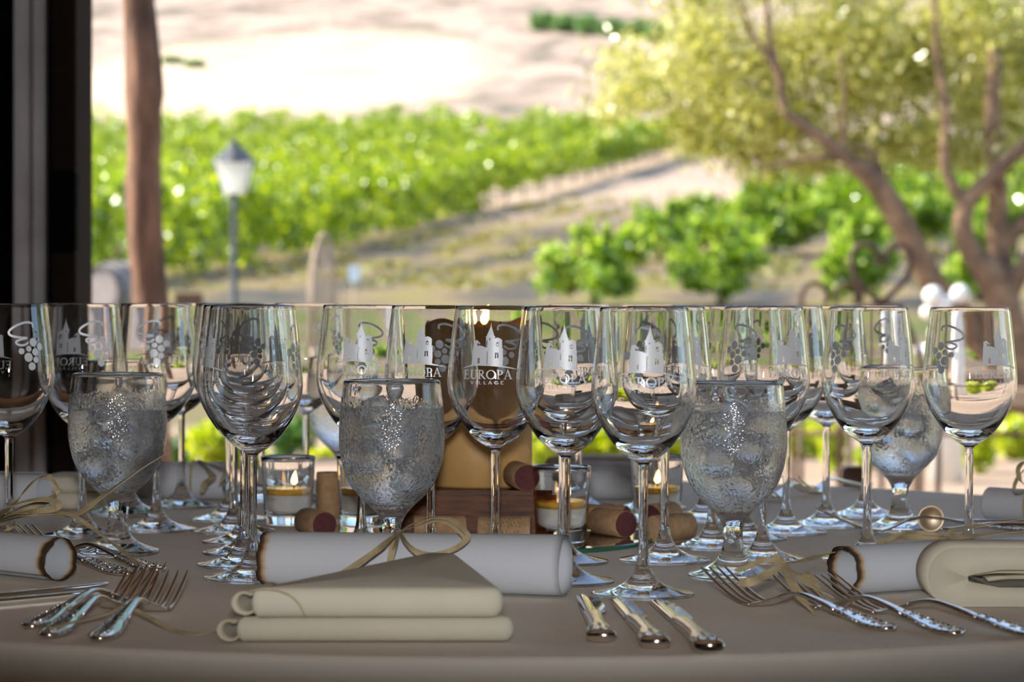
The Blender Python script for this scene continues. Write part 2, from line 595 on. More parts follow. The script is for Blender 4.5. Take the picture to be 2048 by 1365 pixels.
class MB:
    """Collects shapes into one mesh."""

    def __init__(self):
        self.v, self.f = [], []

    def add(self, v, f):
        b = len(self.v)
        self.v += [tuple(q) for q in v]
        self.f += [tuple(i + b for i in q) for q in f]
        return self

    def box(self, x0, x1, y0, y1, z0, z1, bev=0.0):
        if bev <= 0:
            v = [(x, y, z) for z in (z0, z1) for y in (y0, y1) for x in (x0, x1)]
            f = [(0, 2, 3, 1), (4, 5, 7, 6), (0, 1, 5, 4), (2, 6, 7, 3), (0, 4, 6, 2), (1, 3, 7, 5)]
            return self.add(v, f)
        bm = bmesh.new()
        bmesh.ops.create_cube(bm, size=1.0)
        bmesh.ops.scale(bm, vec=(x1 - x0, y1 - y0, z1 - z0), verts=bm.verts)
        bmesh.ops.bevel(bm, geom=list(bm.edges), offset=bev, segments=2, affect='EDGES')
        bmesh.ops.translate(bm, vec=((x0 + x1) / 2, (y0 + y1) / 2, (z0 + z1) / 2), verts=bm.verts)
        bm.verts.index_update()
        v = [q.co[:] for q in bm.verts]
        f = [tuple(q.index for q in p.verts) for p in bm.faces]
        bm.free()
        return self.add(v, f)

    def tube(self, pts, rad, n=8, caps=True):
        pts = [Vector(p) for p in pts]
        if isinstance(rad, (int, float)):
            rad = [rad] * len(pts)
        v, f = [], []
        up = Vector((0.13, 0.21, 1)).normalized()
        prev = None
        for i, p in enumerate(pts):
            t = (pts[min(i + 1, len(pts) - 1)] - pts[max(i - 1, 0)]).normalized()
            a = prev if prev is not None else (up if abs(t.dot(up)) < 0.95 else Vector((1, 0, 0)))
            s = (a - t * a.dot(t)).normalized()
            prev = s
            q = t.cross(s)
            for k in range(n):
                c = 2 * math.pi * k / n
                v.append(p + (s * math.cos(c) + q * math.sin(c)) * rad[i])
        for i in range(len(pts) - 1):
            for k in range(n):
                f.append((i * n + k, i * n + (k + 1) % n, (i + 1) * n + (k + 1) % n, (i + 1) * n + k))
        if caps:
            f.append(tuple(reversed(range(n))))
            f.append(tuple((len(pts) - 1) * n + k for k in range(n)))
        return self.add(v, f)

    def lathe(self, prof, n=48, off=(0, 0, 0)):
        v, f = [], []
        rings = []
        for r, z in prof:
            if r < 1e-6:
                rings.append([len(v)])
                v.append((off[0], off[1], off[2] + z))
            else:
                rings.append(list(range(len(v), len(v) + n)))
                for k in range(n):
                    a = 2 * math.pi * k / n
                    v.append((off[0] + r * math.cos(a), off[1] + r * math.sin(a), off[2] + z))
        for A, B in zip(rings, rings[1:]):
            for k in range(n):
                k2 = (k + 1) % n
                if len(A) == 1 and len(B) == 1:
                    continue
                if len(A) == 1:
                    f.append((A[0], B[k2], B[k]))
                elif len(B) == 1:
                    f.append((A[k], A[k2], B[0]))
                else:
                    f.append((A[k], A[k2], B[k2], B[k]))
        return self.add(v, f)

    def blob(self, c, r, sub=2, jit=0.0):
        bm = bmesh.new()
        bmesh.ops.create_icosphere(bm, subdivisions=sub, radius=1.0)
        r = (r, r, r) if isinstance(r, (int, float)) else r
        for q in bm.verts:
            j = 1 + jit * (random.random() - 0.5)
            q.co = Vector((q.co.x * r[0] * j + c[0], q.co.y * r[1] * j + c[1], q.co.z * r[2] * j + c[2]))
        bm.verts.index_update()
        v = [q.co[:] for q in bm.verts]
        f = [tuple(q.index for q in p.verts) for p in bm.faces]
        bm.free()
        return self.add(v, f)

    def me(self, name, m, smooth=True):
        return mesh(name, self.v, self.f, smooth, m)

    def ob(self, name, m, parent=None, smooth=True, loc=None, rot=None):
        return ob(name, self.me(name, m, smooth), parent, loc, rot)


def crom(pts, per=8):
    """Catmull-Rom through the points."""
    P = [Vector(p) for p in pts]
    P = [P[0] * 2 - P[1]] + P + [P[-1] * 2 - P[-2]]
    out = []
    for i in range(1, len(P) - 2):
        a, b, c, d = P[i - 1], P[i], P[i + 1], P[i + 2]
        for k in range(per):
            t = k / per
            out.append(0.5 * ((2 * b) + (c - a) * t + (2 * a - 5 * b + 4 * c - d) * t * t + (3 * b - a - 3 * c + d) * t ** 3))
    out.append(P[-2])
    return out


def profile(pts, per=5):
    return [(max(0.0, q.x), q.y) for q in crom([(a, b, 0) for a, b in pts], per)]


def leaves(name, C_, size, m, parent=None, aspect=0.8, flat=0.0):
    """One mesh of separate four-cornered leaves round the centres C_."""
    N = len(C_)
    C_ = np.asarray(C_, dtype=np.float64)
    a = RNG.normal(size=(N, 3))
    if flat:
        a[:, 2] *= (1 - flat)
    a /= np.linalg.norm(a, axis=1)[:, None]
    b = RNG.normal(size=(N, 3))
    b -= a * np.sum(a * b, axis=1)[:, None]
    b /= np.linalg.norm(b, axis=1)[:, None]
    s = (size * RNG.uniform(0.6, 1.25, N))[:, None] * 0.5
    nrm = np.cross(a, b)
    V = np.empty((N, 4, 3))
    V[:, 0] = C_ - a * s
    V[:, 1] = C_ + b * s * aspect + nrm * s * 0.25
    V[:, 2] = C_ + a * s
    V[:, 3] = C_ - b * s * aspect + nrm * s * 0.25
    me = bpy.data.meshes.new(name)
    me.vertices.add(N * 4)
    me.vertices.foreach_set('co', V.reshape(-1))
    me.loops.add(N * 4)
    me.loops.foreach_set('vertex_index', np.arange(N * 4, dtype=np.int32))
    me.polygons.add(N)
    me.polygons.foreach_set('loop_start', np.arange(0, N * 4, 4, dtype=np.int32))
    me.update(calc_edges=True)
    me.materials.append(m)
    return ob(name, me, parent)


def cloud(c, r, n, shell=0.45):
    """Points in an ellipsoid, denser near its surface."""
    d = RNG.normal(size=(n, 3))
    d /= np.linalg.norm(d, axis=1)[:, None]
    q = RNG.uniform(shell, 1.0, n)[:, None]
    return np.asarray(c) + d * q * np.asarray(r)


# ------------------------------------------------------------------ the setting
PROF_D = [7, 13, 20, 30, 40, 50, 60, 75, 95, 120, 150, 200, 300, 420, 620, 900]
PROF_H = [-0.966, -0.95, -0.90, -0.55, -0.05, 0.37, 0.90, 2.0, 3.75, 6.6, 10.6, 18.5, 37.0, 72.0, 140.0, 225.0]


def ground_z(x, y):
    h = float(np.interp(y, PROF_D, PROF_H)) + EYE
    k = min(1.0, max(0.0, (y - 30) / 60))
    return h + k * (0.07 * math.sin(x * 0.21 + y * 0.07) + 0.05 * math.sin(x * 0.5 - y * 0.13))


v, f = [], []
ys = [-6.0, 2.0, 7.9] + list(np.geomspace(9, 900, 136))
xs = np.linspace(-1, 1, 90)
for y in ys:
    for x in xs:
        X = x * (8 + 0.62 * abs(y)) if y > 7.5 else x * 13
        v.append((X, y, ground_z(X, y) if y > 7.5 else -0.06))
nx = len(xs)
for i in range(len(ys) - 1):
    for j in range(nx - 1):
        a = i * nx + j
        f.append((a, a + 1, a + nx + 1, a + nx))
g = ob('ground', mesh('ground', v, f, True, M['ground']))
tag(g, 'tan vineyard ground rising to a dry hillside with a pale hay field', None, kind='structure')
g['kind'] = 'structure'

o = MB().box(-5, 5, -4, 8.0, -0.10, 0.0).ob('floor', M['floor'], smooth=False)
tag(o, 'terrace floor under the round table', None, kind='structure')
roof = MB().box(-5, 5, -2.45, 4.75, 2.92, 3.02)
for k in range(6):
    yy = -2.0 + k * 1.2
    roof.box(-5, 5, yy - 0.06, yy + 0.06, 2.76, 2.92)
o = roof.ob('ceiling', M['ceiling'], smooth=False)
tag(o, 'brown boarded terrace roof with beams', None, kind='structure')

o = MB().box(-5, 5, -2.6, -2.45, 0, 2.92).ob('added_wall_back', M['plaster'], smooth=False)  # unseen wall added to cut the sky light from behind
tag(o, 'unseen brown plastered wall added behind the camera to cut sky light', None, kind='structure')
o = MB().box(4.88, 5.0, -2.45, 1.2, 0, 2.92).ob('added_wall_right', M['plaster'], smooth=False)  # unseen side wall added to dim camera-facing surfaces
tag(o, 'unseen brown plastered wall added on the right to cut ambient light', None, kind='structure')
# dark door frame at the edge of the view
o = MB().box(-5.0, -0.789, 4.0, 4.15, 0, 2.92).box(-5.0, -4.88, -2.45, 4.0, 0, 2.92).ob('wall_left', M['black_wood'], smooth=False)  # second box is an unseen side wall added to cut ambient light
tag(o, 'dark wall beside the open terrace doors, with an unseen side wall added to cut ambient light', None, kind='structure')
dr = thing('door_1', 'pale grey weathered door jamb between dark posts', None, (0, 0, 0))
dr['kind'] = 'structure'
MB().box(-0.789, -0.765, 3.955, 4.12, 0, 2.92, 0.004).box(-0.762, -0.743, 3.97, 4.12, 0, 2.92, 0.004).ob('jamb', M['jamb'], dr, False)
MB().box(-0.765, -0.762, 3.99, 4.1, 0, 2.92).box(-0.743, -0.727, 4.0, 4.12, 0, 2.92).ob('black_trim', M['black_wood'], dr, False)  # black strips between the jamb boards and beside the post
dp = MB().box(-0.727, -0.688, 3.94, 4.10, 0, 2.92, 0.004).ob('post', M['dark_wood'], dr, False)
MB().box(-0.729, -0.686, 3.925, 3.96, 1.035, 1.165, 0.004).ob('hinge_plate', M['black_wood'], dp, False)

# peeling trunk at the terrace edge
pa = far(279, 0, 7.2)
pb = far(297, 600, 7.2)
sl = (pb - pa) / (pb.z - pa.z)
zs = np.linspace(0.0, 3.3, 52)
pts = [pb + sl * (z - pb.z) + Vector((0.006 * math.sin(z * 9), 0, 0)) for z in zs]
rad = [0.058 - 0.0042 * z + 0.003 * math.sin(z * 17) + 0.002 * math.sin(z * 41) for z in zs]
lp = MB().tube(pts, rad, 20)
for i in range(len(lp.v)):
    x, y, z = lp.v[i]
    lp.v[i] = (x + 0.003 * math.sin(x * 260 + z * 23), y + 0.003 * math.sin(y * 240 + z * 31), z)
lt_ = thing('slender_tree', 'rough peeling brown trunk at the terrace edge, with an unseen crown added for shade', 'tree', (pb.x, pb.y, 0))
lp.v = [(x - pb.x, y - pb.y, z) for x, y, z in lp.v]
lp.ob('trunk', M['log'], lt_)
for k in range(6):  # unseen branches and crown added to shade the upper trunk
    a = k * 1.05 + 0.4
    MB().tube(crom([(-0.02, 0, 2.5 + k * 0.12), (0.35 * math.cos(a), 0.35 * math.sin(a), 2.8 + k * 0.13), (0.9 * math.cos(a), 0.9 * math.sin(a), 3.0 + k * 0.16)], 5), [0.028 - 0.002 * i for i in range(11)], 7).ob('branch', M['log'], lt_)
cl_ = np.concatenate([cloud((0.75 * math.cos(k * 1.05), 0.75 * math.sin(k * 1.05), 3.05 + (k % 3) * 0.3), (0.6, 0.6, 0.42), 420, 0.2) for k in range(7)])
lv_ = leaves('crown', cl_, 0.10, M['shrub_dark'], lt_)
lv_['kind'] = 'stuff'

# ------------------------------------------------------------------ table
v, f = [], []
TC = Vector((-0.02, 2.25))
TR = 0.752
n = 240
prof = [(0.0, TT), (0.25, TT), (0.5, TT), (0.68, TT)]
for k in range(7):
    a = k / 6 * math.pi / 2
    prof.append((TR - 0.006 + 0.006 * math.sin(a), TT - 0.006 + 0.006 * math.cos(a)))
for k in range(1, 19):
    prof.append((TR, TT - 0.006 - k / 18 * (TT - 0.008)))
rings = []
for r, z in prof:
    if r == 0:
        rings.append([0])
        v.append((TC.x, TC.y, z))
        continue
    ring = []
    for k in range(n):
        a = 2 * math.pi * k / n
        d = max(0.0, (TT - 0.03 - z) / TT)
        amp = 0.075 * d ** 1.2
        rr = r + 0.05 * d + amp * (0.5 * math.sin(13 * a + 0.6) + 0.35 * math.sin(22 * a + 1.3))
        ring.append(len(v))
        v.append((TC.x + rr * math.cos(a), TC.y + rr * math.sin(a), z))
    rings.append(ring)
for A, B in zip(rings, rings[1:]):
    for k in range(n):
        if len(A) == 1:
            f.append((0, B[k], B[(k + 1) % n]))
        else:
            f.append((A[k], B[k], B[(k + 1) % n], A[(k + 1) % n]))
o = ob('tablecloth', mesh('tablecloth', v, f, True, M['cloth']))
tag(o, 'beige tablecloth draped to the floor over the round table', 'tablecloth')

# ------------------------------------------------------------------ wine glasses with etched emblems
OUT = profile([(0.0034, 0.0945), (0.0044, 0.0962), (0.0074, 0.0982), (0.0130, 0.1018), (0.0192, 0.1072), (0.0250, 0.1145), (0.0306, 0.1235), (0.0354, 0.1340),
               (0.0381, 0.1450), (0.0380, 0.1570), (0.0365, 0.1720), (0.0346, 0.1900), (0.0322, 0.2092)], 6)
INN = profile([(0.0313, 0.2094), (0.0336, 0.1900), (0.0355, 0.1720), (0.0369, 0.1570), (0.0369, 0.1455), (0.0342, 0.1352), (0.0292, 0.1255),
               (0.0232, 0.1172), (0.0165, 0.1110), (0.0085, 0.1068), (0.0, 0.1056)], 6)
RIM = [(0.0322, 0.2092), (0.03205, 0.20985), (0.03175, 0.2101), (0.03145, 0.20985), (0.0313, 0.2094)]
bowl_me = MB().lathe(OUT + RIM[1:-1] + INN, 72).me('bowl', M['glass'])
stem_prof = profile([(0.0034, 0.0945), (0.0035, 0.0900), (0.0034, 0.0800), (0.0033, 0.0600), (0.0034, 0.0420), (0.0041, 0.0290), (0.0052, 0.0215)], 5)
stem_me = MB().lathe(list(reversed(stem_prof)), 32).me('stem', M['glass'])
foot_prof = profile([(0.0052, 0.0215), (0.0083, 0.0150), (0.0125, 0.0103), (0.0190, 0.0068), (0.0280, 0.0043), (0.0365, 0.0026)], 5)
foot_prof = [(0.0, 0.0004), (0.030, 0.0004), (0.0365, 0.0004), (0.0374, 0.0008), (0.0376, 0.0016), (0.0373, 0.0023)] + list(reversed(foot_prof))
foot_me = MB().lathe(foot_prof, 72).me('foot', M['glass'])


def r_out(z):
    zz = [q[1] for q in OUT]
    rr = [q[0] for q in OUT]
    return float(np.interp(z, zz, rr))


def ribbon2(pts, w):
    """Flat stroke along 2D points: quads."""
    P = [Vector((a, b)) for a, b in pts]
    w = [w] * len(P) if isinstance(w, (int, float)) else w
    v, f = [], []
    for i, p in enumerate(P):
        t = (P[min(i + 1, len(P) - 1)] - P[max(i - 1, 0)])
        t = t.normalized() if t.length > 0 else Vector((1, 0))
        q = Vector((-t.y, t.x)) * w[i] / 2
        v += [(p.x + q.x, p.y + q.y, 0), (p.x - q.x, p.y - q.y, 0)]
    for i in range(len(P) - 1):
        f.append((2 * i, 2 * i + 1, 2 * i + 3, 2 * i + 2))
    return v, f


def arc(cx, cy, rx, ry, a0, a1, n=18):
    return [(cx + rx * math.cos(math.radians(a0 + (a1 - a0) * k / n)), cy + ry * math.sin(math.radians(a0 + (a1 - a0) * k / n))) for k in range(n + 1)]


SER = {  # serif capitals: strokes (points, width), advance
    'E': ([([(.2, 0), (.2, 1)], .14), ([(.02, .97), (.6, .97)], .06), ([(.2, .52), (.5, .52)], .06), ([(.02, .03), (.64, .03)], .06),
           ([(.58, .98), (.60, .80)], .05), ([(.61, .02), (.64, .22)], .05), ([(.49, .44), (.49, .60)], .05)], .74),
    'U': ([([(.17, .97), (.17, .35), (.2, .19), (.28, .07), (.41, .03), (.54, .07), (.62, .19), (.64, .35), (.64, .97)],
            [.13, .13, .13, .12, .1, .08, .07, .06, .06]), ([(.0, .97), (.34, .97)], .06), ([(.5, .97), (.78, .97)], .06)], .84),
    'R': ([([(.17, 0), (.17, 1)], .14), ([(.0, .03), (.34, .03)], .06), ([(.0, .97), (.33, .97), (.47, .91), (.53, .76), (.47, .60), (.34, .53), (.17, .52)],
            [.06, .07, .11, .14, .11, .07, .06]), ([(.30, .53), (.70, .03)], .14), ([(.62, .03), (.80, .03)], .06)], .82),
    'O': ([(arc(.47, .5, .40, .46, 0, 360, 28), [.07 + .08 * abs(math.cos(2 * math.pi * k / 28)) for k in range(29)])], 1.0),
    'P': ([([(.17, 0), (.17, 1)], .14), ([(.0, .03), (.36, .03)], .06), ([(.0, .97), (.33, .97), (.49, .91), (.56, .73), (.49, .55), (.34, .48), (.17, .47)],
            [.06, .07, .11, .14, .11, .07, .06])], .68),
    'A': ([([(.12, .02), (.43, 1.02)], .06), ([(.40, 1.02), (.72, .02)], .14), ([(.23, .36), (.60, .36)], .06), ([(.0, .03), (.26, .03)], .06),
           ([(.56, .03), (.88, .03)], .06)], .88)}
SAN = {
    'V': ([([(.05, 1), (.4, 0)], .16), ([(.4, 0), (.75, 1)], .12)], 1.25),
    'I': ([([(.15, 0), (.15, 1)], .16)], .75),
    'L': ([([(.12, 0), (.12, 1)], .16), ([(.05, .06), (.55, .06)], .13)], 1.0),
    'A': ([([(.05, 0), (.4, 1)], .12), ([(.4, 1), (.75, 0)], .16), ([(.2, .33), (.6, .33)], .11)], 1.25),
    'G': ([(arc(.5, .5, .42, .45, 45, 345, 16), .14), ([(.5, .42), (.92, .42)], .11)], 1.35),
    'E': ([([(.12, 0), (.12, 1)], .16), ([(.05, .06), (.6, .06)], .13), ([(.05, .5), (.5, .5)], .12), ([(.05, .94), (.6, .94)], .13)], .8)}


def text2(s, table, h, width):
    v, f = [], []
    x = 0.0
    for ch in s:
        strokes, adv = table[ch]
        for p, w in strokes:
            a, b = ribbon2([(q[0] + x, q[1]) for q in p], w)
            k = len(v)
            v += a
            f += [tuple(i + k for i in q) for q in b]
        x += adv
    sx = width / x
    return [((a - x / 2) * sx, b * h, 0) for a, b, c in v], f


def filled(loops):
    """Filled flat outline with holes, from closed loops (mm)."""
    cu = bpy.data.curves.new('outline', 'CURVE')
    cu.dimensions = '2D'
    cu.fill_mode = 'FRONT'
    for lo in loops:
        sp = cu.splines.new('POLY')
        sp.points.add(len(lo) - 1)
        for i, (a, b) in enumerate(lo):
            sp.points[i].co = (a, b, 0, 1)
        sp.use_cyclic_u = True
    tmp = bpy.data.objects.new('outline', cu)
    COL.objects.link(tmp)
    me = tmp.to_mesh()
    v = [q.co[:] for q in me.vertices]
    f = [tuple(p.vertices) for p in me.polygons]
    tmp.to_mesh_clear()
    bpy.data.objects.remove(tmp)
    bpy.data.curves.remove(cu)
    return v, f


def wrap(name, v, f, ang, z0):
    """Bend a flat drawing (metres) round the bowl, standing at angle ang and height z0."""
    bm = bmesh.new()
    vs = [bm.verts.new(q) for q in v]
    for q in f:
        try:
            bm.faces.new([vs[i] for i in q])
        except ValueError:
            pass
    for k in range(-15, 16):
        bmesh.ops.bisect_plane(bm, geom=bm.verts[:] + bm.edges[:] + bm.faces[:], plane_co=(k * 0.0018, 0, 0), plane_no=(1, 0, 0))
    for k in range(-12, 13):
        bmesh.ops.bisect_plane(bm, geom=bm.verts[:] + bm.edges[:] + bm.faces[:], plane_co=(0, k * 0.004, 0), plane_no=(0, 1, 0))
    bmesh.ops.triangulate(bm, faces=bm.faces[:])
    for q in bm.verts:
        z = z0 + q.co.y
        a = ang + q.co.x / 0.0372
        r = r_out(z) + 0.00016
        q.co = (r * math.sin(a), -r * math.cos(a), z)
    me = bpy.data.meshes.new(name)
    bm.to_mesh(me)
    bm.free()
    me.polygons.foreach_set('use_smooth', [True] * len(me.polygons))
    me.materials.append(M['etch'])
    return me


def mm(pts, cx, cy, s):
    return [((a - cx) / s / 1000, (cy - b) / s / 1000) for a, b in pts]


castle = [(150, 815), (158, 690), (166, 560), (182, 402), (170, 396), (240, 362), (316, 430), (296, 436), (298, 468), (330, 470), (375, 480), (412, 500),
          (420, 505), (420, 316), (404, 306), (430, 292), (505, 120), (515, 38), (525, 120), (578, 296), (602, 304), (578, 330), (600, 330), (640, 318), (690, 335),
          (726, 365), (724, 508), (746, 516), (734, 545), (740, 690), (726, 830), (450, 812)]
holes = [[(252, 418), (290, 436), (290, 468), (252, 470)], [(488, 326), (504, 330), (500, 370), (484, 366)],
         [(614, 412), (630, 402), (648, 402), (662, 414), (660, 474), (614, 474)], [(590, 592), (611, 592), (611, 692), (588, 692)],
         [(632, 592), (653, 592), (653, 692), (630, 692)], [(272, 685), (290, 685), (288, 785), (268, 785)], [(298, 690), (312, 690), (310, 785), (296, 785)],
         [(430, 372), (445, 372), (442, 500), (428, 500)], [(446, 560), (455, 560), (452, 790), (440, 790)]]
bell = [(626, 424), (650, 424), (656, 462), (620, 462)]
v, f = filled([mm(q, 450, 820, 23.09) for q in [castle] + holes])
b_v, b_f = filled([mm(bell, 450, 820, 23.09)])
f += [tuple(i + len(v) for i in q) for q in b_f]
v = list(v) + list(b_v)
hill_v, hill_f = ribbon2(mm([(-60, 885), (60, 848), (180, 822), (320, 812), (450, 812), (600, 822), (740, 840), (880, 866), (1010, 892)], 450, 820, 23.09),
                         [0.0002, 0.0007, 0.0011, 0.0013, 0.0014, 0.0014, 0.0013, 0.0009, 0.0002])
f += [tuple(i + len(v) for i in q) for q in hill_f]
v += hill_v
castle_me = wrap('castle_etching', v, f, 0.0, 0.1636)
v, f = text2('EUROPA', SER, 0.0072, 0.0395)
v2, f2 = text2('VILLAGE', SAN, 0.0026, 0.0265)
f += [tuple(i + len(v) for i in q) for q in f2]
v += [(a, b - 0.0040, c) for a, b, c in v2]
letter_me = wrap('lettering', v, f, 0.0, 0.1528)
sw = crom([(x, y, 0) for x, y in [(528, 245), (534, 200), (510, 168), (440, 155), (350, 175), (250, 225), (180, 285), (155, 340), (190, 390), (270, 415), (350, 428), (428, 434),
           (330, 462), (268, 495), (275, 540), (335, 563), (400, 550), (446, 512)]], 5)
sw = [((q.x - 450) / 21.2 / 0.79 / 1000, (650 - q.y) / 21.2 / 1000) for q in sw]
v, f = ribbon2(sw, [0.0019] * len(sw))
for dx, dy, r in ((4.5, 6.6, 3.6), (0, 1.2, 2.5), (-6.7, -.85, 2.6), (6.2, -1.65, 3.2), (-.6, -6, 3.8), (6.3, -8.2, 2.6), (2.3, -13.6, 3.3), (11.2, 2.8, 3.1)):
    k = len(v)
    v += [(dx / 1000 + r / 1000 * math.cos(t * math.pi / 12), dy / 1000 + r / 1000 * math.sin(t * math.pi / 12), 0) for t in range(24)]
    f.append(tuple(range(k, k + 24)))
grape_me = wrap('grape_etching', v, f, math.pi, 0.171)

WINE = [  # photo x, photo y of the foot, turn of the castle emblem (degrees), label
    (18, 1100, 218, 'empty wine glass cut by the left picture edge, standing behind the burnt scroll'),
    (165, 1073, 212, 'empty wine glass behind the misted goblet at the left, its lettering seen mirrored'),
    (314, 1062, 185, 'empty wine glass just beyond the left misted goblet, grape etching towards the viewer'),
    (363, 1014, 170, 'slender-looking far wine glass in front of the far left paper scroll'),
    (505, 1160, -64, 'frontmost of the wine glasses lined up one behind the other, beside the burnt scroll end'),
    (488, 1133, 130, 'second wine glass of the line-up, directly behind the frontmost one beside the scroll'),
    (494, 1109, 75, 'third wine glass of the line-up seen through the two before it'),
    (490, 1087, 200, 'fourth wine glass of the line-up of nested bowls'),
    (468, 1066, 160, 'fifth wine glass of the line-up, foot poking out left of the others'),
    (458, 1041, 110, 'rearmost wine glass of the line-up of nested bowls'),
    (530, 1006, 150, 'far wine glass behind the left tea-light cup'),
    (612, 1012, 225, 'far wine glass whose stem rises between the left tea-light and the pale far goblet'),
    (722, 1108, -1, 'wine glass behind the central misted goblet at its left, castle emblem readable'),
    (864, 1126, -16, 'wine glass between the central goblet and the pillar candle, castle emblem at its left'),
    (990, 1140, -10, 'wine glass standing before the pillar candle, flame seen through its rim'),
    (1131, 1166, -8, 'wine glass at the right end of the central paper scroll'),
    (1116, 1130, 35, 'wine glass hidden close behind the one at the right end of the scroll'),
    (1168, 1016, 140, 'far wine glass behind the lit tea-light right of the candle'),
    (1286, 1192, 0, 'nearest wine glass of all, standing behind the three knives'),
    (1300, 1018, 190, 'far wine glass in front of the far napkin, seen through the nearest glass'),
    (1329, 1124, 29, 'wine glass with its foot against the loose cork, just beyond the nearest glass'),
    (1424, 1096, 60, 'wine glass left behind the big right misted goblet, next to the cork glass'),
    (1525, 1122, 31, 'wine glass directly right of the big right misted goblet, grapes and castle both showing'),
    (1490, 1080, 95, 'wine glass hidden behind the big right misted goblet'),
    (1408, 1042, 250, 'far wine glass behind the fourth tea-light cup'),
    (1567, 1071, 120, 'wine glass with clear stem and foot right of the goblet, second from it'),
    (1652, 1053, 80, 'wine glass third right of the big right goblet, with a yellow-lit stem'),
    (1730, 1033, 215, 'far wine glass behind the one whose foot the right scroll hides'),
    (1734, 1122, 37, 'wine glass behind the right scroll, a misted goblet showing through its bowl'),
    (1937, 1128, 25, 'rightmost wine glass, the white ornament showing through its bowl'),
]
NB = 'etched wine glasses on the round table'
feet = []


def settle(p, r):
    """Move a foot slightly away from those already standing so that none overlap."""
    for _ in range(60):
        bad = False
        for q, s in feet:
            d = Vector((p.x - q.x, p.y - q.y))
            if d.length < r + s:
                w = (r + s - d.length) + 0.0004
                u = d.normalized()
                p.x += u.x * w * 0.35
                p.y += (1 if u.y >= 0 else -1) * w
                bad = True
        if not bad:
            break
    feet.append((p.copy(), r))
    return p


def wine_glass(p, turn, label):
    t = thing('wine_glass', label, 'wine glass', p, (0, 0, math.radians(turn)), NB)
    b = ob('bowl', bowl_me, t)
    ob('castle_etching', castle_me, b)
    ob('lettering', letter_me, b)
    ob('grape_etching', grape_me, b)
    ob('stem', stem_me, t)
    ob('foot', foot_me, t)
    return t


GOBLETS = [
    (235, 1109, 0.122, 'misted ice-water goblet at the left with a raffia strand across it'),
    (254, 1031, 0.124, 'ice-water goblet hidden behind the left misted goblet, only its rim rising above'),
    (783, 1150, 0.131, 'misted ice-water goblet at the centre behind the tied paper scroll'),
    (1466, 1157, 0.130, 'large misted ice-water goblet at the right with a crowd of stems behind it'),
    (690, 998, 0.125, 'pale far goblet shining white left of the central goblet'),
    (1800, 1062, 0.128, 'misted goblet between the two rightmost wine glasses'),
]
gob_pos = [settle(at(x, y), 0.0355) for x, y, w, l in sorted(GOBLETS, key=lambda q: -q[1])]
GOBLETS = sorted(GOBLETS, key=lambda q: -q[1])
wine_sorted = sorted(WINE, key=lambda q: -q[1])
for x, y, turn, label in wine_sorted:
    wine_glass(settle(at(x, y), 0.0382), turn, label)

# ------------------------------------------------------------------ water goblets
GO = profile([(0.0098, 0.0440), (0.0125, 0.0485), (0.0185, 0.0550), (0.0265, 0.0625), (0.0335, 0.0720), (0.0385, 0.0850), (0.0411, 0.1000), (0.0411, 0.1150),
              (0.0400, 0.1330), (0.0381, 0.1495)], 6)
GI = profile([(0.0352, 0.1495), (0.0371, 0.1330), (0.0382, 0.1150), (0.0381, 0.1010), (0.0356, 0.0870), (0.0305, 0.0755), (0.0235, 0.0665), (0.0150, 0.0605), (0.0070, 0.0580),
              (0.0, 0.0575)], 6)
GR = [(0.0380, 0.1508), (0.0374, 0.1518), (0.0366, 0.1521), (0.0358, 0.1517), (0.0353, 0.1507)]
gbowl = MB().lathe(GO + GR + GI, 72).me('bowl', M['mist'])
gs = profile([(0.0098, 0.0440), (0.0080, 0.0400), (0.0074, 0.0350), (0.0077, 0.0280), (0.0090, 0.0215)], 5)
gstem = MB().lathe(list(reversed(gs)), 40).me('stem', M['glass'])
gf = profile([(0.0090, 0.0215), (0.0115, 0.0165), (0.0160, 0.0115), (0.0225, 0.0080), (0.0300, 0.0055), (0.0335, 0.0045)], 5)
gfoot = MB().lathe([(0, 0.0004), (0.025, 0.0004), (0.0335, 0.0004), (0.0350, 0.0012), (0.0352, 0.0026), (0.0345, 0.0040)] + list(reversed(gf)), 64).me('foot', M['glass'])


def gi_r(z):
    q = sorted((b, a) for a, b in GI)
    return float(np.interp(z, [c[0] for c in q], [c[1] for c in q]))


def ice_mesh():
    bm = bmesh.new()
    bmesh.ops.create_cube(bm, size=0.021)
    bmesh.ops.subdivide_edges(bm, edges=bm.edges[:], cuts=3, use_grid_fill=True)
    for q in bm.verts:
        d = q.co.length
        q.co *= (0.0118 / d) ** 0.35 if d > 0.0118 else 1
        q.co += Vector((random.uniform(-1, 1), random.uniform(-1, 1), random.uniform(-1, 1))) * 0.0006
    me = bpy.data.meshes.new('ice_cube')
    bm.to_mesh(me)
    bm.free()
    me.polygons.foreach_set('use_smooth', [True] * len(me.polygons))
    me.materials.append(M['ice'])
    return me


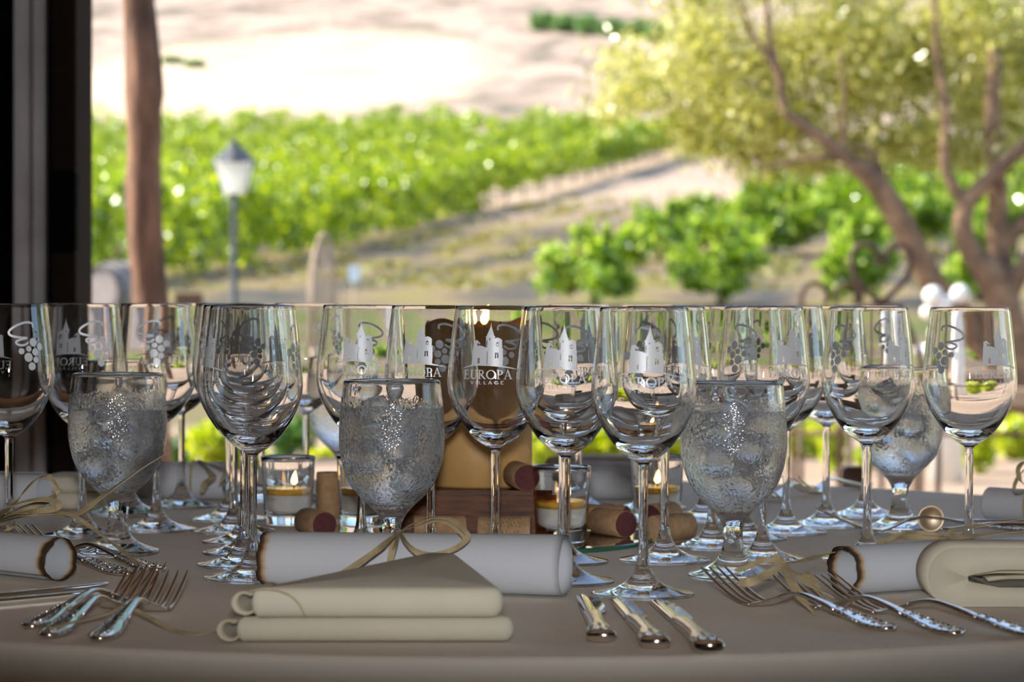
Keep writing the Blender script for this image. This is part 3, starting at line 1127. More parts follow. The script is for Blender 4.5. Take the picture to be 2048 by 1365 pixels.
ices = [ice_mesh() for _ in range(3)]
ORD = ['left misted goblet', 'goblet hidden at the left', 'central goblet', 'big right goblet', 'pale far goblet', 'goblet between the rightmost wine glasses']
for (x, y, w, label), p in zip(GOBLETS, gob_pos):
    t = thing('water_goblet', label, 'goblet', p, (0, 0, random.uniform(0, 6)), 'misted ice-water goblets')
    ob('bowl', gbowl, t)
    ob('stem', gstem, t)
    ob('foot', gfoot, t)
    wp = [(0.0, 0.0572)] + [(a + 0.0004, b - 0.0002) for a, b in reversed(GI) if 0.0577 < b < w - 0.001]
    wp += [(gi_r(w) + 0.0004, w), (0.0, w)]
    where = {1109: 'left misted goblet', 1031: 'goblet hidden behind the left one', 1150: 'central misted goblet', 1157: 'big right misted goblet',
             998: 'pale far goblet', 1062: 'goblet between the rightmost wine glasses'}[y]
    o = MB().lathe(wp, 56).ob('drinking_water', M['water'], loc=p)
    tag(o, 'iced water standing in the ' + where, 'water', 'water in the goblets')
    if y > 1050:
        for k in range(5):
            a = random.uniform(0, 6.28) if k else 0
            zz = [0.078, 0.094, 0.101, 0.114, w - 0.004][k]
            rr = max(0.0, gi_r(zz) - 0.0185) * random.uniform(0.5, 1)
            a = k * 2.5 + y
            o = ob('ice_cube', ices[k % 3], None, p + Vector((rr * math.cos(a), rr * math.sin(a), zz)),
                   (random.uniform(0, 3), random.uniform(0, 3), random.uniform(0, 3)))
            tag(o, 'ice cube floating in the ' + where, 'ice cube', 'ice in the ' + where)

# ------------------------------------------------------------------ centrepiece
mc = at(955, 597 + 1080 / 2.25)
mir = thing('table_mirror', 'round mirror lying under the candle centrepiece', 'mirror', (mc.x, mc.y, TT))
MB().lathe([(0.0, 0.0046), (0.150, 0.0046), (0.1585, 0.0040)], 96).ob('mirror_face', M['mirror'], mir, False)
MB().lathe([(0.1585, 0.0040), (0.160, 0.0030), (0.160, 0.0005), (0.0, 0.0005)], 96).ob('bevelled_edge', M['mirror_edge'], mir, False)
MZ = TT + 0.0047
CX, CY = mc.x, 2.25
blk = MB().box(-0.070, 0.070, -0.070, 0.070, 0, 0.043, 0.004).ob('wooden_block', M['block'], None, False, (CX, CY, MZ))
tag(blk, 'dark varnished wooden block under the pillar candle', 'wooden block')
BZ = MZ + 0.043
cd = thing('pillar_candle', 'thick tan three-wick pillar candle burning on the wooden block', 'candle', (CX, CY, BZ))
wp = [(0.0, 0.0), (0.046, 0.0), (0.0485, 0.0025), (0.0488, 0.03), (0.0486, 0.080), (0.0488, 0.132), (0.0486, 0.141), (0.0470, 0.1450), (0.0440, 0.1435), (0.0400, 0.1370), (0.020, 0.1350), (0.0, 0.1345)]
wm = MB().lathe(wp, 72)
for i in range(len(wm.v)):
    x, y, z = wm.v[i]
    a = math.atan2(y, x)
    k = 1 + 0.006 * math.sin(3 * a + z * 20)
    dz = 0.003 * math.sin(2 * a + 0.5) + 0.002 * math.sin(5 * a) if z > 0.14 else 0
    wm.v[i] = (x * k, y * k, z + dz)
wm.ob('wax_body', M['wax'], cd)


def flame(parent, x, y, z, h, lean=0.0):
    pr = profile([(0.0, 0.0), (0.16, 0.10), (0.22, 0.28), (0.17, 0.55), (0.07, 0.85), (0.0, 1.0)], 4)
    b = MB().lathe([(r * h, q * h) for r, q in pr], 16)
    b.v = [(a + x + lean * (c / h) ** 2 * h, d + y, c + z) for a, d, c in b.v]
    o = b.ob('flame', M['flame'], parent)
    b = MB().lathe([(r * h * 0.6, q * h * 0.62) for r, q in pr], 12)
    return o


for x, y, h, ln in ((0.004, -0.016, 0.020, 0.28), (-0.0075, 0.012, 0.013, 0.0), (0.020, 0.016, 0.0, 0)):
    MB().tube([(x, y, 0.134), (x, y, 0.1395), (x + 0.0008, y, 0.1455)], 0.0009, 6).ob('wick', M['wick'], cd)
    if h:
        flame(cd, x, y, 0.143, h, ln)

VO = [(576, 1050, 'tea-light cup at the left beside the standing cork', 0.006),
      (726, 1060, 'tea-light cup half hidden behind the central goblet', -0.002),
      (1122, 1092, 'lit tea-light cup right of the pillar candle, before the stained corks', 0.005),
      (1314, 1046, 'tea-light cup further right behind the loose cork', 0.0)]
vp = [(0.0, 0.0), (0.0205, 0.0), (0.0222, 0.0015), (0.0232, 0.020), (0.0258, 0.062), (0.0260, 0.0645), (0.0252, 0.0652), (0.0244, 0.0645), (0.0240, 0.060), (0.0214, 0.016), (0.0200, 0.0105), (0.0, 0.0095)]
cup_me = MB().lathe(vp, 56).me('holder_cup', M['glass'])
wx_me = MB().lathe([(0.0, 0.0100), (0.0192, 0.0106), (0.0207, 0.0160), (0.0216, 0.0285), (0.0208, 0.0286), (0.0, 0.0280)], 40).me('wax', M['votive_wax'])
pool_me = MB().lathe([(0.0, 0.0287), (0.0211, 0.0288), (0.0220, 0.0345), (0.0206, 0.0346), (0.0, 0.0342)], 40).me('melted_pool', M['melt'])
vpos = []
for x, y, label, fx in VO:
    p = at(x, y)
    d = Vector((p.x - mc.x, p.y - mc.y)).length
    p.z = MZ if d < 0.135 else TT + 0.0003
    if 0.133 <= d < 0.19:           # keep it wholly on or off the mirror
        k = (0.132 if d < 0.16 else 0.188) / d
        p.x, p.y = mc.x + (p.x - mc.x) * k, mc.y + (p.y - mc.y) * k
        p.z = MZ if d < 0.16 else TT + 0.0003
    vpos.append(p.copy())
    h = ob('votive_cup', cup_me, None, p)
    tag(h, 'clear glass ' + label, 'candle cup', 'votive cups round the centrepiece')
    c = thing('tea_light', 'white tea-light candle with yellow melted wax inside the ' + ' '.join(label.split()[1:5]).replace('cup ', 'cup '), 'candle', p, None, 'tea-lights in the glass cups')
    c['label'] = 'white wax candle burning in the ' + label.split(',')[0]
    ob('wax', wx_me, c)
    ob('melted_pool', pool_me, c)
    MB().tube([(fx, -0.004, 0.033), (fx, -0.004, 0.0385)], 0.0007, 6).ob('wick', M['wick'], c)
    flame(c, fx, -0.004, 0.0375, 0.014, 0.1)


cork_body = MB().lathe([(0.0113, 0.0), (0.0120, 0.0010), (0.0120, 0.0440), (0.0113, 0.0450)], 28).me('cork_body', M['cork'])
cork_e1 = MB().lathe([(0.0113, 0.0450), (0.0, 0.0450)], 28).me('stained_end', M['cork_end'])
cork_e2 = MB().lathe([(0.0, 0.0), (0.0113, 0.0)], 28).me('cork_end', M['cork_plain_end'])
pr = MB()
for row in range(4):                       # rows of small illegible printed strokes wrapped round the cork
    for k in range(9):
        a0 = math.radians(-60 + row * 40)
        z0 = 0.008 + k * 0.0033
        hgt = 0.0022 if row != 1 else 0.0038
        for s in range(2):
            a = a0 + (0.06 if s else -0.06) * (1 + (k * 7 + row * 3) % 3)
            zz = z0 + s * 0.0012
            q = []
            for (da, dz) in ((-0.045, 0), (0.045, 0.0003), (0.05, 0.0003 + hgt * 0.35), (-0.04, hgt * 0.35)):
                q.append((0.01212 * math.cos(a + da), 0.01212 * math.sin(a + da), zz + dz))
            pr.add(q, [(0, 1, 2, 3)])
cork_print = pr.me('printed_marks', M['ink'], False)


def cork(label, p, to=None, roll=0.0, printed=True):
    """p: point under the cork's middle; to: horizontal direction of its stained end (None: standing)."""
    t = thing('wine_cork', label, 'cork', (0, 0, 0), None, 'corks round the centrepiece')
    if to is None:
        t.location = p
        t.rotation_euler = (0, 0, roll)
    else:
        d = Vector((to[0], to[1], 0)).normalized()
        q = d.to_track_quat('Z', 'Y') @ Quaternion((0, 0, 1), roll)
        t.rotation_euler = q.to_euler()
        t.location = Vector(p) + Vector((0, 0, 0.0121)) - d * 0.0225
    ob('cork_body', cork_body, t)
    ob('stained_end', cork_e1, t)
    ob('plain_end', cork_e2, t)
    if printed:
        ob('printed_marks', cork_print, t)
    return t


def zat(p):
    d = Vector((p.x - mc.x, p.y - mc.y)).length
    return Vector((p.x, p.y, (MZ if d < 0.160 else TT) + 0.0002))


cork('pale cork standing upright between the two left tea-light cups', at(657, 1037) + Vector((0, 0, 0.0003)), None, 1.0, False)
cork('wine-stained cork lying before the standing cork, dark end to the viewer', at(630, 1074) + Vector((0, 0, 0.0003)), (0.5, -1), 0, False)
cork('printed cork lying before the wooden block, left one of two', Vector((-0.062, 2.148, MZ)), (1, 0.12), -1.2)
cork('printed cork lying before the wooden block with its dark end at the right', Vector((-0.006, 2.146, MZ)), (1, -0.05), 2.3)
cork('cork lying on the wooden block beside the candle', Vector((CX + 0.0385, CY - 0.0565, BZ)), (0.25, -1), 0.4, False)
cork('printed cork with a dark red end turned to the viewer, right of the lit tea-light', Vector((0.0895, 2.222, MZ)), (0.62, -1), -1.6)
cork('printed cork lying behind the red-ended cork', Vector((0.084, 2.268, MZ)), (1, -0.5), 2.0)
cork('loose cork on the cloth behind the foot of a wine glass', zat(at(1342, 1083)), (0.9, 0.8), 1.0)
cork('dark-ended cork lying behind the loose cork', zat(at(1322, 1058)), (-0.6, -1), 0.5, False)

# ------------------------------------------------------------------ paper scrolls
def scroll(label, a, b, r, burn_a=True, burn_b=False, turns=1.35, start=0.0, rb=None):
    """Rolled sheet of paper between the axis points a and b (its ends)."""
    a, b = Vector(a), Vector(b)
    L = (b - a).length
    d = (b - a).normalized()
    up = Vector((0, 0, 1))
    s = d.cross(up).normalized()
    q = s.cross(d)
    nu, nv = int(44 * turns), 40
    v, f, burn = [], [], []
    th = 0.0004
    for side in (0, 1):
        for i in range(nu + 1):
            ang = start + 2 * math.pi * turns * i / nu
            for k in range(nv + 1):
                rr = r + ((rb or r) - r) * k / nv - (1 - i / nu) * 0.0022 - (th if side else 0)
                w = 0.0
                x = k / nv * L
                ja = (0.0009 * math.sin(ang * 2.1) + 0.0007 * math.sin(ang * 7.3 + 1) + 0.0004 * math.sin(ang * 17)) if burn_a else 0
                jb = (0.0022 * math.sin(ang * 2.7 + 2) + 0.0014 * math.sin(ang * 6.1)) if burn_b else 0
                if k < 3:
                    x += ja * (1 - k / 3)
                if k > nv - 3:
                    x -= jb * (1 - (nv - k) / 3)
                if k <= 6:
                    x = x if k == 0 else x - (k / nv * L) + (k / 6) ** 1.6 * 6 / nv * L
                if k >= nv - 6 and burn_b:
                    kk = nv - k
                    x = x if kk == 0 else x + (kk / nv * L) - (kk / 6) ** 1.6 * 6 / nv * L
                v.append(a + d * x + (s * math.cos(ang) + q * math.sin(ang)) * rr)
                bd = 9.0
                if burn_a:
                    bd = min(bd, (x - ja) / 0.011)
                if burn_b:
                    bd = min(bd, (L - x - jb) / 0.011)
                burn.append(max(0.0, 1.0 - bd) * (0.85 if side == 0 else 0.95))
    W_ = nv + 1
    N = (nu + 1) * W_
    for side in (0, 1):
        for i in range(nu):
            for k in range(nv):
                p0 = side * N + i * W_ + k
                c = (p0, p0 + 1, p0 + W_ + 1, p0 + W_)
                f.append(c if side == 0 else tuple(reversed(c)))
    for i in range(nu):
        for k in (0, nv):
            p0 = i * W_ + k
            f.append((p0, p0 + W_, N + p0 + W_, N + p0))
    for k in range(nv):
        for i in (0, nu):
            p0 = i * W_ + k
            f.append((p0, p0 + 1, N + p0 + 1, N + p0))
    org = (a + b) / 2
    org.z = TT
    me = mesh('paper_scroll', [p - org for p in v], f, True, M['paper'])
    at_ = me.attributes.new('burn', 'FLOAT', 'POINT')
    at_.data.foreach_set('value', burn)
    o = ob('paper_scroll', me, None, org)
    return tag(o, label, 'paper scroll', 'rolled paper scrolls')


def ax(px, py, r):
    p = at(px, py, TT + r)
    return p


r0 = 0.0215
rA, rB = 0.0206, 0.0228
SA = Vector((far(531, 1120, 1.862).x, 1.862, TT + rA + 0.0003))
SB = Vector((far(1131, 1135, 1.800).x, 1.800, TT + rB + 0.0003))
scroll('central white paper scroll with a burnt left edge, tied with raffia', SA, SB, rA, True, False, 1.35, 0.3, rB)
r1 = 0.0175
LA = ax(121, 1120, r1)
scroll('scroll at the lower left with a burnt open end towards the viewer', LA, LA + Vector((-0.125, 0.105, 0)), r1, True, False, 1.3, 2.0)
r2 = 0.0185
RA = ax(1684, 1143, r2)
scroll('scroll at the right with a scorched hollow end beside the forks', RA, RA + Vector((0.20, 0.115, 0)), r2, True, False, 1.3, 1.2)
r3 = 0.0205
FA = ax(452, 963, r3)
scroll('far left scroll lying behind the slender far wine glass', FA, FA + Vector((-0.135, 0.012, 0)), r3, False, False, 1.2, 0)
FB = ax(1120, 962, r3)
scroll('far scroll lying behind the lit tea-light, under the far napkin', FB, FB + Vector((0.105, 0.0, 0)), r3, False, False, 1.2, 0.5)
r4 = 0.0165
GA = ax(1979, 1008, r4)
scroll('scroll at the far right edge of the table with a raffia band', GA, GA + Vector((0.085, -0.075, 0)), r4, False, False, 1.2, 0.5)
HA = ax(88, 986, 0.0205)
scroll('far scroll behind the leftmost wine glass, under the raffia bow', HA, HA + Vector((-0.14, 0.03, 0)), 0.0205, False, False, 1.2, 0.5)

# ------------------------------------------------------------------ raffia
def strip(pts, w, tw0=0.0, tw1=0.6, th=0.00035, wob=0.0):
    """Flat raffia strand along the points; w: width (metres)."""
    P = crom(pts, 9)
    n_ = len(P)
    b = MB()
    v, f = [], []
    for i, p in enumerate(P):
        t = (P[min(i + 1, n_ - 1)] - P[max(i - 1, 0)]).normalized()
        side = t.cross(Vector((0, -0.6, 0.8)))
        side = side.normalized() if side.length > 1e-4 else Vector((1, 0, 0))
        nn = side.cross(t)
        k = i / (n_ - 1)
        a = tw0 + (tw1 - tw0) * k + 0.25 * math.sin(k * 9)
        sd = side * math.cos(a) + nn * math.sin(a)
        up = t.cross(sd)
        ww = w * (0.45 + 0.55 * math.sin(math.pi * min(1, max(0, 0.08 + 0.84 * k)))) * (1 + 0.07 * math.sin(k * 23))
        q = [p + sd * ww / 2 + up * th, p - sd * ww / 2 + up * th, p - sd * ww / 2 - up * th, p + sd * ww / 2 - up * th]
        v += q
    for i in range(n_ - 1):
        for k in range(4):
            f.append((i * 4 + k, i * 4 + (k + 1) % 4, (i + 1) * 4 + (k + 1) % 4, (i + 1) * 4 + k))
    f.append((3, 2, 1, 0))
    m_ = (n_ - 1) * 4
    f.append((m_, m_ + 1, m_ + 2, m_ + 3))
    return b.add(v, f)


def bow(label, org, strands):
    t = thing('raffia_bow', label, 'raffia tie', org, None, 'raffia ties on the scrolls')
    for s in strands:
        pts, w = s[0], s[1]
        tw = s[2] if len(s) > 2 else (0, 0.6)
        strip([Vector(p) - org for p in pts], w, *tw).ob('strand', M['raffia'], t, False)
    return t


def band(a, b, k, r, extra=0.0009):
    """Loop of points round a scroll at fraction k of its axis."""
    a, b = Vector(a), Vector(b)
    c = a.lerp(b, k)
    d = (b - a).normalized()
    s = d.cross(Vector((0, 0, 1))).normalized()
    q = s.cross(d)
    return [c + (s * math.cos(t) + q * math.sin(t)) * (r + extra) for t in np.linspace(-2.3, 3.6, 12)]


D0 = 1.79


def fp(px, py, D):
    return far(px, py, D)


kn = SA.lerp(SB, 0.455) + Vector((0, -0.004, r0 + 0.001))
bow('raffia bow on the central scroll', Vector((kn.x, kn.y, TT)), [
    (band(SA, SB, 0.455, r0), 0.004),
    ([kn, fp(840, 1043, 1.80), fp(890, 1036, 1.79), fp(925, 1058, 1.785), fp(935, 1078, 1.78), fp(905, 1100, 1.78), fp(860, 1110, 1.78), fp(820, 1095, 1.79), kn], 0.0042),
    ([kn, fp(835, 1053, 1.80), fp(880, 1042, 1.80), fp(918, 1064, 1.795), fp(928, 1088, 1.79), fp(890, 1108, 1.79), fp(842, 1112, 1.78), fp(812, 1088, 1.79), kn], 0.0030),
    ([kn, fp(770, 1087, 1.79), fp(710, 1130, 1.78), fp(640, 1170, 1.79)], 0.0036),
    ([kn, fp(765, 1096, 1.785), fp(722, 1128, 1.78), fp(688, 1152, 1.78)], 0.0030),
    ([kn, fp(790, 1095, 1.785), fp(782, 1120, 1.78), fp(776, 1140, 1.78)], 0.0032),
])
k0 = at(-12, 1046, TT + 0.036)
bow('loose raffia bow rising over the scroll at the lower left', Vector((k0.x, k0.y, TT)), [
    ([k0, fp(30, 1005, 1.94), fp(70, 962, 1.93), fp(98, 955, 1.92), fp(118, 985, 1.93), fp(90, 1004, 1.94), fp(40, 1022, 1.95), k0], 0.0065),
    ([k0, fp(20, 1015, 1.90), fp(75, 1000, 1.90), fp(112, 1004, 1.90), fp(110, 1018, 1.90), fp(60, 1026, 1.91), k0], 0.0060),
    ([k0, fp(40, 1027, 1.92), fp(100, 1026, 1.92), fp(150, 1030, 1.93), fp(205, 993, 1.94), fp(280, 940, 1.96), fp(352, 897, 1.98)], 0.0052),
    ([k0, fp(50, 1032, 1.91), fp(130, 1028, 1.91), fp(175, 1050, 1.90), fp(230, 1090, 1.90), at(290, 1139, TT + 0.001)], 0.0040),
    ([k0, fp(10, 1060, 1.90), fp(30, 1052, 1.90), fp(45, 1062, 1.90)], 0.0040),
])
kr = RA + Vector((0.10, 0.0575, r2 + 0.001))
RE = RA + Vector((0.20, 0.115, 0))
bow('raffia tie along the top of the right scroll', Vector((kr.x, kr.y, TT)), [
    (band(RA, RE, 0.5, r2), 0.0036),
    ([kr, fp(1830, 1076, 1.86), fp(1790, 1078, 1.87), fp(1752, 1088, 1.88)], 0.0045),
    ([kr, fp(1850, 1068, 1.86), fp(1810, 1067, 1.87), fp(1775, 1076, 1.88)], 0.0030),
    ([kr, fp(1905, 1076, 1.85), fp(1960, 1072, 1.86), fp(2050, 1064, 1.88)], 0.0050),
    ([kr, fp(1900, 1062, 1.86), fp(1960, 1052, 1.88), fp(2055, 1038, 1.9)], 0.0032),
    ([kr, fp(1880, 1082, 1.84), fp(1890, 1096, 1.83)], 0.0036),
])
k3 = fp(1568, 1130, 1.735)
bow('raffia bow tangled over the tines of the right forks', Vector((k3.x, k3.y, TT)), [
    ([k3, fp(1600, 1124, 1.75), fp(1640, 1112, 1.78), fp(1668, 1106, 1.80)], 0.0050),
    ([k3, fp(1530, 1152, 1.72), fp(1500, 1165, 1.71), fp(1478, 1168, 1.715)], 0.0068),
    ([k3, fp(1530, 1120, 1.74), fp(1495, 1135, 1.74), fp(1470, 1142, 1.745)], 0.0040),
    ([k3, fp(1556, 1118, 1.74), fp(1546, 1112, 1.74)], 0.0060),
    ([k3, fp(1580, 1160, 1.72), fp(1605, 1200, 1.70), fp(1632, 1230, 1.69)], 0.0075),
    ([k3, fp(1592, 1148, 1.72), fp(1622, 1172, 1.71), fp(1668, 1196, 1.70)], 0.0050),
    ([fp(1606, 1150, 1.73), fp(1618, 1150, 1.73), fp(1632, 1178, 1.72), fp(1650, 1200, 1.71)], 0.0066),
])
ke = GA + Vector((0.036, -0.032, r4))
bow('raffia band and curl on the far right scroll', Vector((ke.x, ke.y, TT)), [
    (band(GA, GA + Vector((0.085, -0.075, 0)), 0.42, r4), 0.0030),
    ([ke, fp(2044, 965, 2.36), fp(2036, 940, 2.36), fp(2050, 926, 2.36), fp(2062, 950, 2.36)], 0.0045),
    ([ke, fp(2030, 985, 2.36), fp(2034, 958, 2.36), fp(2048, 940, 2.36)], 0.0035),
])
kf = FA + Vector((-0.03, 0.002, r3 + 0.001))
bow('raffia bow on the far left scroll behind the line of glasses', Vector((kf.x, kf.y, TT)), [
    (band(FA, FA + Vector((-0.135, 0.012, 0)), 0.25, r3), 0.0035),
    ([kf, fp(425, 950, 2.56), fp(410, 968, 2.55), fp(403, 985, 2.55)], 0.0070),
    ([kf, fp(440, 935, 2.56), fp(452, 942, 2.56), fp(440, 968, 2.55)], 0.0045),
])
st = bow('single raffia strand lying on the cloth from the fork handles to the napkin', at(330, 1272), [
    ([at(100, 1277) + Vector((0, 0, 0.006)), at(200, 1262) + Vector((0, 0, 0.010)), at(255, 1252) + Vector((0, 0, 0.012)), at(330, 1266) + Vector((0, 0, 0.004)), at(385, 1272) + Vector((0, 0, 0.001)),
      at(430, 1268) + Vector((0, 0, 0.0012)), at(470, 1258) + Vector((0, 0, 0.002))], 0.0034)])
st.name = 'raffia_strand'

# ------------------------------------------------------------------ napkins
def puffy(outline, z0, z1, r=None):
    """Soft slab: outline (counter-clockwise world XY), rounded sides."""
    b = MB()
    h = (z1 - z0) / 2
    r = r or min(h, 0.0065)
    P = [Vector((p[0], p[1])) for p in outline]
    n_ = len(P)
    nor = []
    for i in range(n_):
        t = (P[(i + 1) % n_] - P[i - 1]).normalized()
        nor.append(Vector((t.y, -t.x)))
    v, f = [], []
    K = 9
    for k in range(K):
        a = -math.pi / 2 + math.pi * k / (K - 1)
        off = r * (math.cos(a) - 1)
        z = (z0 + z1) / 2 + h * math.sin(a)
        for i in range(n_):
            q = P[i] + nor[i] * off
            v.append((q.x, q.y, z))
    for k in range(K - 1):
        for i in range(n_):
            j = (i + 1) % n_
            f.append((k * n_ + i, k * n_ + j, (k + 1) * n_ + j, (k + 1) * n_ + i))
    cen = sum(P, Vector((0, 0))) / n_
    for k, zc in ((0, z0), (K - 1, z1 + 0.0)):
        c = len(v)
        v.append((cen.x, cen.y, zc))
        for i in range(n_):
            j = (i + 1) % n_
            f.append((c, k * n_ + j, k * n_ + i) if k == 0 else (c, k * n_ + i, k * n_ + j))
    return b.add(v, f)


def rounded(poly, r, n_=7, dens=0.012):
    """Polygon with rounded corners, resampled; poly counter-clockwise; r per corner."""
    out = []
    m_ = len(poly)
    for i in range(m_):
        p = Vector(poly[i])
        a = Vector(poly[i - 1])
        b = Vector(poly[(i + 1) % m_])
        ri = r[i] if isinstance(r, (list, tuple)) else r
        u, w = (a - p).normalized(), (b - p).normalized()
        s, e = p + u * ri, p + w * ri
        for k in range(n_ + 1):
            t = k / n_
            out.append((1 - t) ** 2 * s + 2 * t * (1 - t) * p + t * t * e)
        nxt = Vector(poly[(i + 1) % m_])
        rn = r[(i + 1) % m_] if isinstance(r, (list, tuple)) else r
        q = nxt + (p - nxt).normalized() * rn
        k = int((q - e).length / dens)
        for j in range(1, k):
            out.append(e.lerp(q, j / k))
    return out


nt = thing('folded_napkin', 'cream napkin folded to a point before the central scroll', 'napkin', (-0.085, 1.62, TT), None, 'folded cream napkins')
no = Vector((-0.085, 1.62))


def loc2(P):
    return [Vector((p[0], p[1])) - no for p in P]


low_poly = [(-0.174, 1.555), (0.004, 1.560), (-0.044, 1.752), (-0.064, 1.752)]
up_poly = [(-0.164, 1.548), (-0.003, 1.552), (-0.037, 1.772), (-0.062, 1.774)]
puffy(rounded(loc2(low_poly), [0.008, 0.011, 0.009, 0.009]), 0.0005, 0.0165).ob('lower_fold', M['napkin'], nt)
# upper fold, its top rising gently to the rear point
uf = puffy(rounded(loc2(up_poly), [0.009, 0.013, 0.011, 0.011]), 0.0165, 0.0355)
ufo = uf.ob('upper_fold', M['napkin'], nt)
# rolled ends of the two folds at the left
for nm, (x, y, z, rr) in (('upper_curl', (-0.166, 1.570, 0.0262, 0.0088)), ('lower_curl', (-0.176, 1.572, 0.0088, 0.0082))):
    b = MB()
    v, f = [], []
    nu = 40
    for i in range(nu + 1):
        a = 0.9 + 2 * math.pi * 0.80 * i / nu
        q = rr * (1.0 - 0.25 * (1 - i / nu))
        for k in range(7):
            t = k / 6
            v.append((x - no.x + q * math.cos(a) + t * 0.012, y - no.y - 0.018 + t * 0.055, z + q * 0.92 * math.sin(a)))
    for i in range(nu):
        for k in range(6):
            p0 = i * 7 + k
            f.append((p0, p0 + 1, p0 + 8, p0 + 7))
    co = b.add(v, f).ob(nm, M['napkin'], nt)
    sm = co.modifiers.new('thickness', 'SOLIDIFY')
    sm.thickness = 0.0011
    edge = [v[i * 7] for i in range(nu + 1)]
    MB().tube(edge, 0.00055, 6).ob('hem', M['hem'], co)
# hem seam running over the left shoulder of the upper fold
hp = [(-0.163, 1.549, 0.0335), (-0.150, 1.5455, 0.0355), (-0.138, 1.5435, 0.0325), (-0.131, 1.5430, 0.0265), (-0.127, 1.5445, 0.0185)]
hp = crom([(a - no.x, b - no.y - 0.0004, c) for a, b, c in hp], 6)
MB().tube(hp, 0.0006, 6).ob('hem', M['hem'], ufo)

rn = thing('folded_napkin', 'thick folded cream napkin at the right edge beside the scorched scroll', 'napkin', (0.36, 1.775, TT), None, 'folded cream napkins')
b = MB()
out, inn = [], []
x0, x1, zt = 0.291, 0.43, 0.043
cen = Vector((x0 + zt / 2, zt / 2))
for k in range(21):
    a = math.pi / 2 + math.pi * k / 20
    out.append(Vector((cen.x + zt / 2 * math.cos(a), cen.y + zt / 2 * math.sin(a))))
out = [Vector((x1, zt))] + [Vector((x1 + (cen.x - x1) * k / 8, zt)) for k in range(1, 8)] + out + [Vector((cen.x + (x1 - cen.x) * k / 8, 0)) for k in range(1, 9)]
inn = []
m_ = len(out)
for i, p in enumerate(out):
    k = i / (m_ - 1)
    tt = 0.0165
    q = Vector((max(p.x + tt * 0.9, x0 + 0.030), 0))
    s = 1 if k < 0.5 else -1
    lens = max(0.0, min(1.0, (p.x - x0 - 0.006) / 0.03))
    q.y = zt * 0.46 + s * 0.0058 * lens
    inn.append(q)
v, f = [], []
yd = [(-0.0225, 0.004), (-0.0255, 0.0015), (-0.026, 0.0), (0.020, 0.0), (0.024, 0.002), (0.025, 0.004)]
ring = out + list(reversed(inn))
R_ = len(ring)
for yy, ins in yd:
    for i, p in enumerate(ring):
        c = Vector((p.x, zt / 2))
        q = p
        if i < m_ and ins:
            q = p + (Vector((max(p.x, cen.x), zt / 2)) - p).normalized() * ins
        v.append((q.x - 0.36, yy + 0.01 * (p.x - x0), q.y + 0.0006))
for k in range(len(yd) - 1):
    for i in range(R_):
        j = (i + 1) % R_
        f.append((k * R_ + i, k * R_ + j, (k + 1) * R_ + j, (k + 1) * R_ + i))
for k in (0, len(yd) - 1):
    for i in range(m_ - 1):
        p = [k * R_ + i, k * R_ + i + 1, k * R_ + R_ - 2 - i, k * R_ + R_ - 1 - i]
        f.append(tuple(reversed(p)) if k == 0 else tuple(p))
b.add(v, f).ob('outer_fold', M['napkin'], rn)
for dz, x_in in ((0.0225, 0.326), (0.0185, 0.335)):
    pp = crom([(x_in - 0.36, -0.020, dz), (x_in - 0.36 + 0.02, -0.021, dz + 0.002), (0.04, -0.0215, dz), (0.068, -0.021, dz - 0.001)], 6)
    fb = MB()
    v, f = [], []
    for i, p in enumerate(pp):
        for k in range(4):
            v.append((p.x, p.y + k * 0.010, p.z + 0.0006 * math.sin(i * 0.8 + k)))
    for i in range(len(pp) - 1):
        for k in range(3):
            f.append((i * 4 + k, i * 4 + k + 1, i * 4 + k + 5, i * 4 + k + 4))
    fo = fb.add(v, f).ob('inner_fold', M['napkin'], rn)
    s_ = fo.modifiers.new('thickness', 'SOLIDIFY')
    s_.thickness = 0.0014
    MB().tube(pp, 0.0007, 6).ob('hem', M['hem'], fo)

for lab, c, w, d, h in (('cream napkin lying beyond the far scroll behind the lit tea-light', far(1192, 940, 2.80), 0.125, 0.07, 0.040),
                        ('cream napkin folded flat behind the left misted goblet', far(150, 965, 2.56), 0.075, 0.08, 0.034)):
    t = thing('folded_napkin', lab, 'napkin', (c.x, c.y, TT), None, 'folded cream napkins')
    puffy(rounded([(-w / 2, -d / 2), (w / 2, -d / 2), (w / 2 * 0.9, d / 2), (-w / 2 * 0.8, d / 2)], 0.012), 0.0005, h * 0.52).ob('lower_fold', M['napkin'], t)
    u = puffy(rounded([(-w / 2 * 0.96, -d / 2 * 0.95), (w / 2 * 0.97, -d / 2 * 0.95), (w / 2 * 0.8, d / 2), (-w / 2 * 0.7, d / 2)], 0.012), h * 0.5, h)
    u.ob('upper_fold', M['napkin'], t)

# ------------------------------------------------------------------ cutlery
def sweep(path, cs_n=10):
    """path: list of (y, z, half width, half thickness); soft-cornered bar along y."""
    v, f = [], []
    for y, z, w, t in path:
        for k in range(cs_n):
            a = 2 * math.pi * k / cs_n
            c, s = math.cos(a), math.sin(a)
            v.append((w * math.copysign(abs(c) ** 0.7, c), y, z + t * math.copysign(abs(s) ** 0.8, s)))
    n_ = len(path)
    for i in range(n_ - 1):
        for k in range(cs_n):
            f.append((i * cs_n + k, (i + 1) * cs_n + k, (i + 1) * cs_n + (k + 1) % cs_n, i * cs_n + (k + 1) % cs_n))
    f.append(tuple(range(cs_n)))
    f.append(tuple(reversed([(n_ - 1) * cs_n + k for k in range(cs_n)])))
    return v, f


def ip(tab, s):
    return float(np.interp(s, [q[0] for q in tab], [q[1] for q in tab]))


